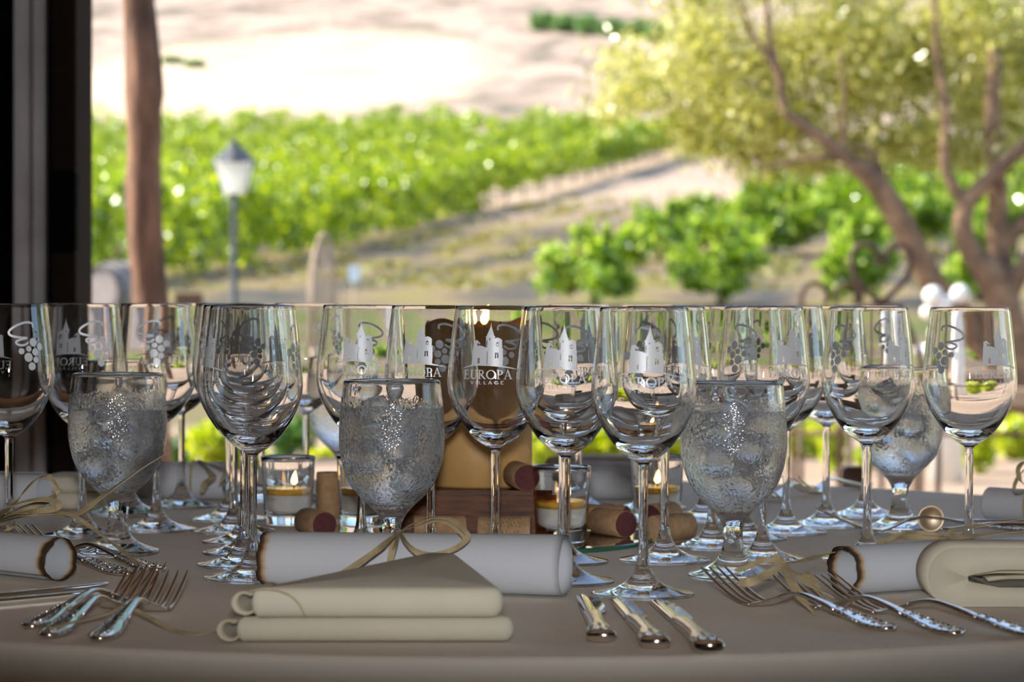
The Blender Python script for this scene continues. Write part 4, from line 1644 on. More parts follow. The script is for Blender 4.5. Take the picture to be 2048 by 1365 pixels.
FZ = [(0, .0022), (.020, .0028), (.050, .0072), (.080, .0128), (.098, .0148), (.112, .0128), (.126, .0080), (.138, .0040), (.150, .0040), (.162, .0068), (.180, .0140), (.200, .0235)]
FZs = crom([(a, b, 0) for a, b in FZ], 8)
FZ = [(q.x, q.y) for q in FZs]
FW = [(0, .0030), (.003, .0062), (.010, .0088), (.020, .0098), (.034, .0086), (.046, .0060), (.054, .0066), (.062, .0048), (.090, .0030), (.110, .0028), (.118, .0040), (.128, .0082), (.136, .0104), (.146, .0112)]
hs = MB().add(*sweep([(s, ip(FZ, s), ip(FW, s), 0.0016 if s > 0.06 else 0.0019) for s in np.linspace(0, 0.118, 40)], 12))
orn = MB()
for s in np.linspace(0.004, 0.056, 12):
    for sx in (-1, 1):
        orn.blob((sx * ip(FW, s) * 0.92, s, ip(FZ, s) + 0.0012), (0.0013, 0.0021, 0.0011), 1)
for s, r in ((0.010, 0.0030), (0.018, 0.0036), (0.028, 0.0028), (0.040, 0.0018), (0.050, 0.0022), (0.057, 0.0016)):
    orn.blob((0, s, ip(FZ, s) + 0.0017), (r, r * 1.1, 0.0011), 1)
f_handle = hs.me('handle', M['silver'])
f_orn = orn.me('handle_relief', M['silver_rel'])
hd = MB().add(*sweep([(s, ip(FZ, s), ip(FW, s), 0.0012) for s in np.linspace(0.117, 0.147, 14)], 12))
f_head = hd.me('fork_head', M['silver'])
tine_me = []
for k in range(4):
    x0_ = (-1.5 + k) * 0.00625
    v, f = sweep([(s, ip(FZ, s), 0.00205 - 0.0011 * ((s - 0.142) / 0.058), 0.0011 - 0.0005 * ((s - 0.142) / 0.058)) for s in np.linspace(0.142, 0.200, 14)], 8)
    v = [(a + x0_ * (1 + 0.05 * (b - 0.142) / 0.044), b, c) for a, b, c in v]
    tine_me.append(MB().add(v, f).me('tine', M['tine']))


def lay(p, q):
    """Rotation about Z that turns local +Y from p towards q."""
    d = Vector(q) - Vector(p)
    return math.atan2(-d.x, d.y)


def fork(label, p, q, lift=0.0, roll=0.0, group='silver forks'):
    p = Vector(p) - (Vector(q) - Vector(p)).normalized() * 0.012
    t = thing('dinner_fork', label, 'fork', (p[0], p[1], TT + 0.0006 + lift), (0, roll, lay(p, q)), group)
    h = ob('handle', f_handle, t)
    ob('handle_relief', f_orn, h)
    hd_ = ob('fork_head', f_head, t)
    for m_ in tine_me:
        ob('tine', m_, hd_)
    return t


def tip(px, py, h=0.022):
    return at(px, py, TT + h)


fork('outermost fork of the left three, farthest from the napkin', at(72, 1258), tip(274, 1140))
fork('middle fork of the left three', at(106, 1276), tip(288, 1142))
fork('fork of the left three nearest the napkin, handle end closest to the viewer', at(206, 1283), tip(334, 1154))
fork('right fork whose tines the raffia bow wraps', at(1762, 1263), tip(1484, 1150))
fork('middle fork of the three beside the scorched scroll', at(1897, 1272), tip(1606, 1154))
fork('fork of the right three with its tines before the scorched scroll end', at(2064, 1278), tip(1702, 1162))
fork('shaded fork under the end of the burnt left scroll', Vector((-0.300, 1.928, 0)), Vector((-0.374, 1.996, 0)))
fork('shaded fork lying behind the left three, handle pointing right', Vector((-0.281, 1.957, 0)), Vector((-0.350, 2.030, 0)))
fork('far fork beside the far left scroll, tines at the left', at(470, 1022) + Vector((0.005, 0.065, 0)), at(375, 990) + Vector((0, 0.02, 0)), 0.0)
fork('far fork at the far side with raised tines before the chair post', at(1724, 974) + Vector((0, -0.02, 0)), tip(1560, 960))
fork('far fork at the far side, left of its twin behind the goblet', at(1640, 982) + Vector((0, -0.03, 0)), tip(1510, 968))
fork('fork at the far right next to the bronze-coloured spoon', at(2030, 1066), tip(1900, 1020))

KW = [(0, .0092), (.002, .0102), (.007, .0088), (.015, .0080), (.023, .0090), (.031, .0078), (.044, .0058), (.076, .0054), (.105, .0060), (.122, .0062)]
KT = [(0, .0030), (.004, .0046), (.02, .0046), (.06, .0048), (.11, .0042), (.122, .0034)]
k_handle = MB().add(*sweep([(s, 0.0048, ip(KW, s), ip(KT, s)) for s in np.linspace(0, 0.122, 40)], 14)).me('handle', M['silver'])
kb = [(.121, .0052), (.127, .0084), (.134, .0104), (.160, .0108), (.195, .0104), (.217, .0090), (.229, .0058), (.235, .0012)]
v, f = [], []
for s in np.linspace(.121, .235, 30):
    w = ip(kb, s)
    spine = -min(w, 0.0062)
    for x, z in ((spine, .0054), (spine * 0.2, .0060), (w, .0050), (spine * 0.2, .0042), (spine, .0042)):
        v.append((x, s, z))
for i in range(29):
    for k in range(5):
        f.append((i * 5 + k, (i + 1) * 5 + k, (i + 1) * 5 + (k + 1) % 5, i * 5 + (k + 1) % 5))
f.append((0, 1, 2, 3, 4))
k_blade = MB().add(v, f).me('blade', M['blade'])
ko = MB()
for s, x in ((0.006, 0), (0.006, 0.006), (0.006, -0.006), (0.013, 0.004), (0.013, -0.004), (0.02, 0), (0.03, 0)):
    ko.blob((x, s, 0.0048 + ip(KT, s) - 0.0004), (0.0021, 0.0026, 0.0010), 1)
k_orn = ko.me('handle_relief', M['silver_rel'])


def knife(label, p, q, lift=0.0, roll=0.0, sc=1.0):
    t = thing('table_knife', label, 'knife', (p[0], p[1], TT + 0.0004 + lift), (0, roll, lay(p, q)), 'silver knives')
    t.scale = (1, sc, 1)
    h = ob('handle', k_handle, t)
    ob('handle_relief', k_orn, h)
    ob('blade', k_blade, t)
    return t


knife('knife nearest the napkin of the three before the nearest wine glass', at(1203, 1290), Vector((0.0515, 1.80, 0)), sc=0.93)
knife('middle knife of the three before the nearest wine glass', at(1311, 1303), Vector((0.0725, 1.78, 0)), sc=0.95)
knife('knife of the three farthest from the napkin, before the nearest wine glass', at(1419, 1311), Vector((0.0995, 1.775, 0)), sc=1.0)
tp = at(212, 1166, TT + 0.006)
knife('shaded knife at the left edge, nearer the burnt scroll', tp + Vector((-0.165, -0.165, 0)), tp)
tp = at(182, 1178, TT + 0.006)
knife('shaded knife at the left edge, nearer the forks', tp + Vector((-0.175, -0.155, 0)) + Vector((0.0, -0.012, 0)), tp + Vector((0, -0.012, 0)))
kf_ = at(1902, 1040, TT + 0.006)
knife('far knife at the right lying behind the spoon', kf_ + Vector((0.21, 0.02, 0)), kf_)

# spoon, bowl tipped towards the viewer
sp = thing('table_spoon', 'spoon at the far right with a bronze-coloured upright bowl', 'spoon', at(1862, 1068) + Vector((0, 0, 0.0005)), (0, 0, 0))
v, f = [], []
NU, NV = 28, 7
for i in range(NV + 1):
    for k in range(NU):
        a = 2 * math.pi * k / NU
        q = i / NV
        v.append((0.0128 * q * math.cos(a), 0.0045 * (1 - q * q), 0.0132 + 0.0128 * q * math.sin(a)))
for i in range(NV):
    for k in range(NU):
        f.append((i * NU + k, i * NU + (k + 1) % NU, (i + 1) * NU + (k + 1) % NU, (i + 1) * NU + k))
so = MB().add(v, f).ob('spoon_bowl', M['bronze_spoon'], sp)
md = so.modifiers.new('thickness', 'SOLIDIFY')
md.thickness = 0.0012
hv = crom([(0.009, 0.001, 0.004), (0.020, 0.004, 0.003), (0.06, 0.02, 0.006), (0.10, 0.035, 0.004), (0.125, 0.045, 0.003)], 8)
MB().tube(hv, [0.0022 + 0.003 * (i / (len(hv) - 1)) ** 3 for i in range(len(hv))], 8).ob('handle', M['silver'], sp)

# ------------------------------------------------------------------ chairs beyond the table
def chair(label, x, y, m, w=0.40, h=0.76):
    t = thing('dining_chair', label, 'chair', (x, y, 0), None, 'low chairs beyond the table')
    MB().box(-w / 2, w / 2, -0.20, 0.20, 0.42, 0.455, 0.008).ob('seat', m, t, False)
    for sx in (-1, 1):
        X = sx * (w / 2 - 0.018)
        MB().box(X - 0.016, X + 0.016, 0.17, 0.205, 0.0, h, 0.004).ob('back_post', m, t, False)
        MB().box(X - 0.016, X + 0.016, -0.195, -0.16, 0.0, 0.425, 0.003).ob('leg', m, t, False)
    MB().box(-w / 2 + 0.03, w / 2 - 0.03, 0.178, 0.198, h - 0.10, h - 0.03, 0.004).ob('top_rail', m, t, False)
    MB().box(-w / 2 + 0.03, w / 2 - 0.03, 0.178, 0.198, h - 0.24, h - 0.19, 0.004).ob('back_rail', m, t, False)
    return t


cp = far(1705, 933, 3.55)
chair('dark red-brown chair beyond the table, its post top showing behind the right glasses', cp.x - 0.182, 3.36, M['chair_wood'], 0.40, cp.z)
cp = far(136, 918, 3.40)
chair('honey-brown chair beyond the table behind the left misted goblet', cp.x - 0.182 + 0.03, 3.22, M['orange_wood'], 0.40, cp.z)

# ------------------------------------------------------------------ garden
# street lamp
L0 = far(468, 560, 19.0)
LZ = ground_z(L0.x, 19.0)
lt = thing('street_lamp', 'dark lamp post with a white glass lantern before the vineyard', 'lamp', (L0.x, 19.0, LZ))
top = far(468, 388, 19).z - LZ
MB().tube([(0, 0, 0), (0, 0, 0.25), (0, 0, 0.26), (0, 0, top - 0.12), (0, 0, top)], [0.05, 0.045, 0.03, 0.026, 0.03], 14).ob('pole', M['lamp_metal'], lt)
lan = MB()
hz = far(468, 325, 19).z - LZ
lw0, lw1 = 0.075, 0.135
lan.add([(-lw0, -lw0, top), (lw0, -lw0, top), (lw0, lw0, top), (-lw0, lw0, top), (-lw1, -lw1, hz), (lw1, -lw1, hz), (lw1, lw1, hz), (-lw1, lw1, hz)],
        [(0, 1, 5, 4), (1, 2, 6, 5), (2, 3, 7, 6), (3, 0, 4, 7), (3, 2, 1, 0), (4, 5, 6, 7)])
lo_ = lan.ob('lantern_glass', M['lamp_glass'], lt, False)
fr = MB()
for sx, sy in ((-1, -1), (1, -1), (1, 1), (-1, 1)):
    fr.tube([(sx * lw0, sy * lw0, top), (sx * lw1, sy * lw1, hz)], 0.007, 6)
fr.ob('lantern_frame', M['lamp_metal'], lt)
h2 = far(468, 290, 19).z - LZ
rf = MB().lathe([(0.0, hz), (0.175, hz), (0.170, hz + 0.012), (0.12, hz + 0.055), (0.055, h2 - 0.02), (0.03, h2), (0.035, h2 + 0.02), (0.012, h2 + 0.04), (0.0, h2 + 0.075)], 8).ob('lantern_roof', M['lamp_metal'], lt, False)

# barrel lying beside the trunk
B0 = far(246, 600, 26.0)
BZg = ground_z(B0.x, 26.0)
bt = thing('wine_barrel', 'grey wine barrel with its round head showing behind the peeling trunk', 'barrel', (B0.x, 26.0, BZg + 0.74), (math.radians(90), 0, math.radians(-28)))
bprof = [(0.26, -0.42), (0.30, -0.25), (0.32, 0.0), (0.30, 0.25), (0.26, 0.42)]
for k in range(18):
    a0, a1 = 2 * math.pi * k / 18 + 0.012, 2 * math.pi * (k + 1) / 18 - 0.012
    v, f = [], []
    for r, z in profile(bprof, 3):
        for rr in (r, r - 0.02):
            for a in (a0, (a0 + a1) / 2, a1):
                v.append((rr * math.cos(a), rr * math.sin(a), z))
    nn = len(v) // 6
    for i in range(nn - 1):
        for q in ((0, 1), (1, 2), (4, 3), (5, 4), (2, 5), (3, 0)):
            f.append((i * 6 + q[0], i * 6 + q[1], (i + 1) * 6 + q[1], (i + 1) * 6 + q[0]))
    MB().add(v, f).ob('stave', M['barrel_wood'], bt, False)
MB().lathe([(0.0, 0.385), (0.255, 0.385), (0.255, 0.40), (0.0, 0.40)], 32).ob('barrel_head', M['barrel_wood'], bt, False)
MB().lathe([(0.0, -0.40), (0.255, -0.40), (0.255, -0.385), (0.0, -0.385)], 32).ob('barrel_head', M['barrel_wood'], bt, False)
for z, r in ((0.36, 0.278), (0.20, 0.308), (-0.20, 0.308), (-0.36, 0.278)):
    MB().lathe([(r, z - 0.02), (r + 0.006, z - 0.02), (r + 0.006, z + 0.02), (r, z + 0.02)], 32).ob('hoop', M['hoop'], bt, False)
for s in (-1, 1):
    MB().box(-0.35, 0.35, -0.74, -0.29, s * 0.26 - 0.05, s * 0.26 + 0.05).ob('cradle', M['barrel_wood'], bt, False)

# brown box near the trunk
q = far(378, 597, 23)
zz = ground_z(q.x, 23)
bx_ = thing('planter_box', 'brown wooden planter box just right of the peeling trunk', 'planter', (q.x, 23, zz))
hh = far(378, 586, 23).z - zz
for sy in (-1, 1):
    MB().box(-0.11, 0.11, sy * 0.10 - 0.012, sy * 0.10 + 0.012, 0.0, hh).ob('side_board', M['rail_iron'], bx_, False)
for sx in (-1, 1):
    MB().box(sx * 0.11 - 0.012, sx * 0.11 + 0.012, -0.088, 0.088, 0.0, hh).ob('end_board', M['rail_iron'], bx_, False)

# pale garden chairs with arched backs
for lab, px, py, wpx, D in (('pale bentwood garden chair with an arched back left of the white marker', 656, 466, 44, 17.0),
                            ('paler arched garden chair half behind the bentwood one', 628, 488, 40, 18.5)):
    q = far(px, py, D)
    zz = ground_z(q.x, D)
    h = q.z - zz
    w = wpx / 5000 * D
    t = thing('garden_chair', lab, 'garden chair', (q.x, D, zz), (0, 0, random.uniform(-0.3, 0.3)), 'pale garden chairs')
    apts = [(-w / 2, 0.2, 0.0), (-w / 2, 0.2, h * 0.72)] + [(w / 2 * math.cos(math.pi - a), 0.2, h * 0.72 + h * 0.28 * math.sin(a)) for a in np.linspace(0.2, math.pi - 0.2, 10)] + [(w / 2, 0.2, h * 0.72), (w / 2, 0.2, 0.0)]
    MB().tube(apts, 0.016, 8).ob('back_arch', M['pale_wood'], t)
    for k in (-1, 0, 1):
        MB().tube([(k * w * 0.22, 0.2, 0.45), (k * w * 0.22, 0.2, h * 0.95 - abs(k) * 0.05)], 0.008, 6).ob('slat', M['pale_wood'], t)
    MB().box(-w / 2, w / 2, -0.2, 0.2, 0.43, 0.46).ob('seat', M['pale_wood'], t, False)
    for sx in (-1, 1):
        MB().tube([(sx * w / 2, -0.18, 0), (sx * w / 2, -0.18, 0.45)], 0.014, 6).ob('leg', M['pale_wood'], t)
q = far(708, 548, 24)
zz = ground_z(q.x, 24)
t = thing('row_marker', 'small white marker card standing in the vineyard strip', 'marker', (q.x, 24, zz))
MB().tube([(0, 0, 0), (0, 0, q.z - zz)], 0.012, 6).ob('stake', M['pale_wood'], t)
MB().box(-0.055, 0.055, -0.02, -0.008, q.z - zz - 0.08, q.z - zz + 0.08).ob('card', M['white_card'], t, False)

# wrought-iron chairs with heart scroll backs
for lab, px, D in (('wrought-iron chair with a heart-shaped scroll back before the olive tree', 1762, 10.5), ('wrought-iron chair with a scroll back left of the heart-backed one', 1662, 11.5)):
    dy = 0 if px > 1700 else 78
    q = far(px, 605 + dy, D)
    zz = ground_z(q.x, D)
    k = D / 5000
    hb = q.z - zz
    t = thing('iron_chair', lab, 'iron chair', (q.x, D, zz), (0, 0, 0), 'iron garden chairs')
    for sx in (-1, 1):
        pp = [(0, 0, 0)] + [(sx * a * k, 0, b * k) for a, b in ((22, 18), (48, 45), (60, 80), (52, 108), (32, 116), (14, 108), (6, 90), (12, 74))]
        pp = [(a, b, c + hb) for a, b, c in crom(pp, 6)]
        MB().tube(pp, 0.013, 8).ob('heart_scroll', M['iron'], t)
        MB().tube([(sx * 0.17, 0, 0), (sx * 0.17, 0, hb * 0.75), (sx * 0.08, 0, hb - 0.02), (0, 0, hb)], 0.013, 8).ob('back_upright', M['iron'], t)
        MB().tube([(sx * 0.18, -0.38, 0), (sx * 0.18, -0.38, 0.43)], 0.012, 8).ob('leg', M['iron'], t)
    MB().tube([(0, 0, 0.45), (0, 0, hb)], 0.010, 8).ob('back_bar', M['iron'], t)
    MB().lathe([(0, 0.43), (0.21, 0.43), (0.215, 0.44), (0.21, 0.45), (0, 0.45)], 24, (0, -0.19, 0)).ob('seat', M['iron'], t)

# white lobed ornament
q = far(1895, 640, 13.0)
zz = ground_z(q.x, 13.0)
t = thing('white_ornament', 'white garden ornament of rounded lobes before the olive trunk', 'ornament', (q.x, 13.0, zz))
k = 13.0 / 5000
hz_ = q.z - zz
for px, py, r in ((1865, 592, 20), (1921, 588, 19), (1890, 606, 15), (1855, 625, 14), (1905, 640, 17), (1880, 668, 22), (1860, 705, 20), (1900, 715, 20), (1835, 700, 12)):
    MB().blob(((px - 1895) * k, random.uniform(-0.03, 0.03), hz_ - (py - 640) * k), r * k, 2, 0.06).ob('lobe', M['white_stone'], t)
MB().tube([(0, 0, 0), (0, 0, hz_ - 70 * k), (-0.01, 0, hz_ - 20 * k), (-0.03, 0, hz_ + 30 * k)], [0.09, 0.06, 0.04, 0.03], 12).ob('stem', M['white_stone'], t)

# iron rail and low wall on the right
q0, q1 = far(1540, 866, 12.0), far(2200, 870, 12.0)
t = thing('garden_rail', 'low rusty rail running across behind the right glasses', 'rail', ((q0.x + q1.x) / 2, 12.0, 0.0))
MB().tube([(-1.0, 0, q0.z), (1.0, 0, q0.z - 0.004)], 0.011, 8).ob('top_bar', M['rail_iron'], t)
for x in (-0.95, -0.1, 0.75):
    MB().tube([(x, 0, ground_z(0, 12.0)), (x, 0, q0.z)], 0.010, 8).ob('rail_post', M['rail_iron'], t)
q0 = far(1980, 778, 17.5)
zz = ground_z(q0.x, 17.5)
t = thing('low_wall', 'low tan garden wall at the far right behind the rightmost glass', 'wall', (q0.x, 17.5, zz))
for r_ in range(2):
    for c_ in range(8):
        X = -0.42 + c_ * 0.21 + (0.1 if r_ else 0)
        b = MB().box(X + 0.004, X + 0.206, -0.12 + random.uniform(-0.008, 0.008), 0.12, r_ * 0.085 + 0.002, r_ * 0.085 + 0.082, 0.008)
        b.ob('stone', M['wall_brick'], t, False)
tz = q0.z - zz
MB().box(-0.46, 1.40, -0.14, 0.14, 0.172, max(0.2, tz), 0.01).ob('coping', M['wall_stone'], t, False)

# near shrubs
SHR = [(425, 905, 55, 70, 'yellow-green shrub seen left of the line of glasses', 'shrub'), (365, 925, 40, 50, 'small dark shrub low beside the foot of the peeling trunk', 'shrub_dark'),
       (575, 880, 60, 60, 'dark green shrub between the line of glasses and the far stem', 'shrub_dark'), (660, 940, 50, 40, 'small yellow-green shrub under the pale far goblet', 'shrub'),
       (1090, 915, 45, 60, 'yellow-green shrub directly right of the pillar candle', 'shrub'), (1225, 880, 70, 55, 'bright yellow shrub seen under the nearest wine glass bowl', 'shrub'),
       (1340, 890, 45, 50, 'yellow-green shrub beside the big right goblet', 'shrub'), (1610, 905, 50, 70, 'yellow-green shrub between the wine stems right of the big goblet', 'shrub'),
       (1665, 845, 30, 30, 'small yellow shrub above the rusty rail', 'shrub'), (1740, 930, 35, 40, 'green shrub behind the small chair post', 'shrub'),
       (1885, 955, 60, 35, 'low green shrub right of the far goblet stem', 'shrub'), (2030, 900, 50, 70, 'yellow-green shrub at the right picture edge', 'shrub'),
       (490, 930, 45, 45, 'low yellow-green shrub behind the line of glasses', 'shrub'), (1150, 900, 50, 60, 'yellow shrub behind the stems at the scroll end', 'shrub'),
       (1285, 915, 45, 45, 'low yellow shrub behind the nearest glass stem', 'shrub'), (1790, 900, 45, 40, 'yellow-green shrub behind the far right goblet', 'shrub'),
       (1955, 870, 40, 40, 'yellow-green shrub behind the stem of the rightmost wine glass', 'shrub')]
for i, (px, py, rx, rz, lab, mt) in enumerate(SHR):
    D = 13.6 + (i % 4) * 0.35
    c = far(px, py, D)
    zz = ground_z(c.x, D)
    k = D / 5000
    t = thing('garden_shrub', lab, 'shrub', (c.x, D, zz), None, 'low garden shrubs')
    top = c.z - zz + rz * k
    cz = max(0.02, (c.z - zz) * 0.5 + 0.02)
    n_ = 420
    lv = leaves('foliage', cloud((0, 0, top / 2), (rx * k, rx * k * 0.8, top / 2), n_, 0.3), 0.062, M[mt], t)
    lv['kind'] = 'stuff'
    b = MB()
    for s in range(4):
        a = s * 1.7
        b.tube([(0, 0, 0), (0.3 * rx * k * math.cos(a), 0.3 * rx * k * math.sin(a), top * 0.6)], [0.008, 0.003], 6)
    b.ob('stems', M['trunk'], t)

# green plants on the slope between the shrubs and the bush vines, seen through the bowls
for i, (px, py, rx, h, lab) in enumerate([
        (690, 690, 48, 50, 'low green plant seen through the glass left of the central goblet'), (820, 700, 44, 44, 'low green plant seen between the two glasses beside the candle'),
        (1105, 690, 46, 56, 'green plant seen through the bowl at the scroll end'), (1250, 672, 55, 60, 'green plant seen through the nearest wine glass'),
        (1400, 700, 50, 52, 'green plant seen above the big right goblet'), (1545, 680, 50, 56, 'green plant seen through the glass right of the big goblet'),
        (1690, 715, 48, 50, 'green plant seen behind the far right goblet'), (1985, 735, 46, 50, 'green plant seen through the rightmost wine glass')]):
    D = 22.0 + (i % 3) * 2.5
    c = far(px, py, D)
    zz = ground_z(c.x, D)
    k = D / 5000
    t = thing('green_plant', lab, 'plant', (c.x, D, zz), None, 'green plants on the slope')
    lv = leaves('foliage', cloud((0, 0, h * k * 0.6), (rx * k, rx * k * 0.7, h * k * 0.7), 420, 0.3), 0.10, M['bush'], t)
    lv['kind'] = 'stuff'
    MB().tube([(0, 0, -0.03), (0, 0, h * k * 0.6)], [0.02, 0.01], 6).ob('stem', M['trunk'], t)

# vine rows
NAMES = ['first', 'second', 'third', 'fourth', 'fifth', 'sixth', 'seventh', 'eighth', 'ninth', 'tenth', 'eleventh', 'twelfth', 'thirteenth', 'fourteenth', 'fifteenth', 'sixteenth', 'seventeenth']
ROW_D = [20, 34, 51, 60, 69.5, 76, 82, 88, 95, 102, 112, 133, 160]
ROW_X = [-11.8, -9.6, -7.06, -5.75, -4.45, -3.55, -2.6, -1.2, 0.6, 2.5, 5.0, 9.8, 16.0]


def row_x(d):
    return np.interp(d, ROW_D, ROW_X)


stake_me = MB().tube([(0, 0, 0), (0, 0, 1.5)], 0.035, 6).me('stake', M['stake'])
vt_me = MB().tube([(0, 0, 0), (0.03, 0.02, 0.35), (-0.02, 0.01, 0.8)], [0.05, 0.04, 0.05], 6).me('vine_trunk', M['trunk'])
for r_ in range(14):
    Ds = 43.5 if r_ == 0 else 32.0 + 2.0 * r_
    De = 133.0 + RNG.uniform(-2, 2)
    if r_ == 0:
        lab = 'front vine row of the green vineyard, running along the dirt strip'
    else:
        lab = NAMES[r_] + ' vine row counted back from the dirt strip in the green vineyard'
    X0 = row_x(Ds) - 2.66 * r_
    t = thing('vine_row', lab, 'vine row', (X0, Ds, ground_z(X0, Ds)), None, 'vine rows of the vineyard')
    L = De - Ds
    dens = 330 if r_ == 0 else (150 if r_ < 3 else 95)
    n_ = int(L * dens)
    nc = max(3, int(L * (9.0 if r_ == 0 else 4.6)))              # shoots: the leaves grow in clumps round them
    sc = RNG.uniform(0, 1, nc) * L
    ac = RNG.uniform(0, 2 * math.pi, nc)
    rc = RNG.uniform(0.35, 1.0, nc)
    hc = RNG.uniform(1.35, 1.95, nc)
    ci = RNG.integers(0, nc, n_)
    s = np.clip(sc[ci] + RNG.normal(0, 0.17, n_), 0, L)
    D = Ds + s
    Xc = row_x(D) - 2.66 * r_
    low = np.where(D < 88, 0.03, 0.60) if r_ == 0 else np.full(n_, 0.25)
    topz = hc[ci]
    zc = (low + topz) / 2
    zh = (topz - low) / 2
    dx = np.cos(ac[ci]) * rc[ci] * 0.55 + RNG.normal(0, 0.15, n_)
    hz_c = RNG.uniform(0, 1, nc) ** 0.8
    dz = low + hz_c[ci] * (topz - low) + RNG.normal(0, 0.15, n_)
    dz = np.maximum(dz, low)
    gz = np.array([ground_z(a, b_) for a, b_ in zip(Xc, D)])
    P = np.stack([Xc + dx - X0, D - Ds, gz + dz - ground_z(X0, Ds)], 1)
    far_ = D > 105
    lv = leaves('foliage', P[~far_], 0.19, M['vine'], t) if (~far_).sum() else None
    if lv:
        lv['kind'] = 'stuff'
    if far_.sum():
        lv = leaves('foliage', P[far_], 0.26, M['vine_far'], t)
        lv['kind'] = 'stuff'
    if r_ == 0:
        for k in range(30):
            s_ = 30 + k * 2.6
            x = row_x(Ds + s_) - X0
            z = ground_z(X0 + x, Ds + s_) - ground_z(X0, Ds)
            if k % 2 == 0:
                ob('stake', stake_me, t, (x, s_, z))
            ob('vine_trunk', vt_me, t, (x, s_ + 1.0, z))

# weedy strips and dry grass along the rows
pts = []
for k in range(9):
    off = 1.8 + k * 1.75
    n_ = 900
    s = RNG.uniform(-6, 46, n_)
    patch = np.sin(s * 0.9 + k * 2) + np.sin(s * 0.37 + k) + RNG.normal(0, 0.5, n_)
    s = s[patch > 0.1]
    for q in s:
        x = float(row_x(50.7 + q)) + off + RNG.normal(0, 0.28)
        y = 50.7 + q
        pts.append((x, y, ground_z(x, y) + abs(RNG.normal(0, 0.07))))
lv = leaves('weed_strips', np.array(pts), 0.26, M['weed'], None, 0.5)
tag(lv, 'yellowing weeds growing in strips on the dirt before the vineyard', 'weeds', kind='stuff')

# bush vines on the right
BV = [(1188, 614, 112, 150, 'leafy bush vine standing alone over the scroll end glass'), (1440, 612, 108, 160, 'leafy bush vine above the big right goblet'),
      (1712, 608, 95, 160, 'leafy bush vine behind the heart-backed iron chair'), (1958, 604, 80, 150, 'leafy bush vine behind the white ornament'),
      (1318, 524, 80, 112, 'bush vine at the left end of the second rank'), (1430, 508, 88, 112, 'bush vine in the second rank above the big right goblet'),
      (1545, 512, 95, 135, 'bush vine in the second rank left of the leaning trunk'), (1668, 512, 100, 140, 'bush vine in the second rank just left of the heart-backed chair'),
      (1790, 515, 100, 145, 'bush vine in the second rank right behind the leaning trunk'), (1905, 515, 95, 145, 'bush vine in the second rank between the olive trunks'),
      (2030, 512, 95, 150, 'bush vine in the second rank at the right picture edge'),
      (1575, 425, 80, 85, 'bush vine at the left end of the rear rank under the olive crown'), (1690, 425, 90, 95, 'bush vine in the rear rank left behind the leaning trunk'),
      (1810, 430, 98, 110, 'bush vine in the rear rank seen between the olive trunks'), (1925, 428, 98, 110, 'bush vine in the rear rank behind the forked trunk'),
      (2030, 425, 98, 110, 'bush vine in the rear rank at the right picture edge')]


def hit(px, py):
    """Where the sight line of a pixel meets the rising ground."""
    lo_, hi_ = 12.0, 300.0
    best = None
    for D in np.linspace(14, 260, 1500):
        p = far(px, py, D)
        if p.z <= ground_z(p.x, D):
            best = D
            break
    D = best or 45.0
    p = far(px, py, D)
    return Vector((p.x, D, ground_z(p.x, D)))


for i, (px, py, rx, h, lab) in enumerate(BV):
    p = hit(px, py)
    k = p.y / 5000
    t = thing('bush_vine', lab, 'bush vine', p, None, 'bush vines on the right')
    R_, H_ = rx * k, h * k
    C3 = []
    for s in range(11):
        a = s * 2.4 + i
        q = random.uniform(0.15, 0.75)
        zc = random.uniform(0.28, 0.80)
        C3.append(cloud((R_ * q * math.cos(a), R_ * q * 0.8 * math.sin(a), H_ * zc), (R_ * 0.42, R_ * 0.42, H_ * 0.24), 170, 0.3))
    for s in range(7):        # upright shoots
        a = random.uniform(0, 6.28)
        x, y = R_ * 0.6 * math.cos(a), R_ * 0.5 * math.sin(a)
        C3.append(cloud((x, y, H_ * 0.92), (R_ * 0.10, R_ * 0.10, H_ * 0.24), 45, 0.1))
    lv = leaves('foliage', np.concatenate(C3), 0.15 if py > 590 else 0.19, M['bush'], t)
    lv['kind'] = 'stuff'
    MB().tube([(0, 0, -0.05), (0.03, 0, H_ * 0.3), (0, 0.02, H_ * 0.5)], [0.07, 0.05, 0.06], 7).ob('vine_trunk', M['trunk'], t)

# shrubs on the dry hill
HB = [(1085, 62), (1130, 66), (1178, 70), (1225, 74), (1272, 78), (1315, 82), (345, 128), (390, 136)]
for i, (px, py) in enumerate(HB):
    p = hit(px, py)
    k = p.y / 5000
    lab = ('%s shrub from the left in the green clump on the dry hill' % ['first', 'second', 'third', 'fourth', 'fifth', 'sixth'][i]) if i < 6 else \
        ('small green shrub on the hill behind the peeling trunk, %s' % ('nearer the trunk' if i == 6 else 'farther from the trunk'))
    t = thing('hill_shrub', lab, 'shrub', p, None, 'shrubs on the dry hill')
    rx, h = (32, 38) if i < 6 else (22, 14)
    lv = leaves('foliage', cloud((0, 0, h * k * 0.5), (rx * k, rx * k * 0.8, h * k * 0.55), 500, 0.35), 0.45, M['hedge'], t)
    lv['kind'] = 'stuff'
    MB().tube([(0, 0, -0.1), (0, 0, h * k * 0.5)], [0.12, 0.06], 6).ob('stem', M['trunk'], t)

# olive tree
TD = 18.0
tb = far(2010, 640, TD)
tg = ground_z(tb.x, TD)
base = Vector((tb.x + 0.02, TD, tg))
ot = thing('olive_tree', 'spreading olive tree with leaning brown trunks and yellow-green crown', 'tree', base)


def tp_(px, py, dd=0.0):
    return far(px, py, TD + dd) - base


def limb(name, pts, r0_, r1_):
    P = crom(pts, 7)
    n_ = len(P)
    return MB().tube(P, [r0_ + (r1_ - r0_) * i / (n_ - 1) for i in range(n_)], 10).ob(name, M['bark'], ot)


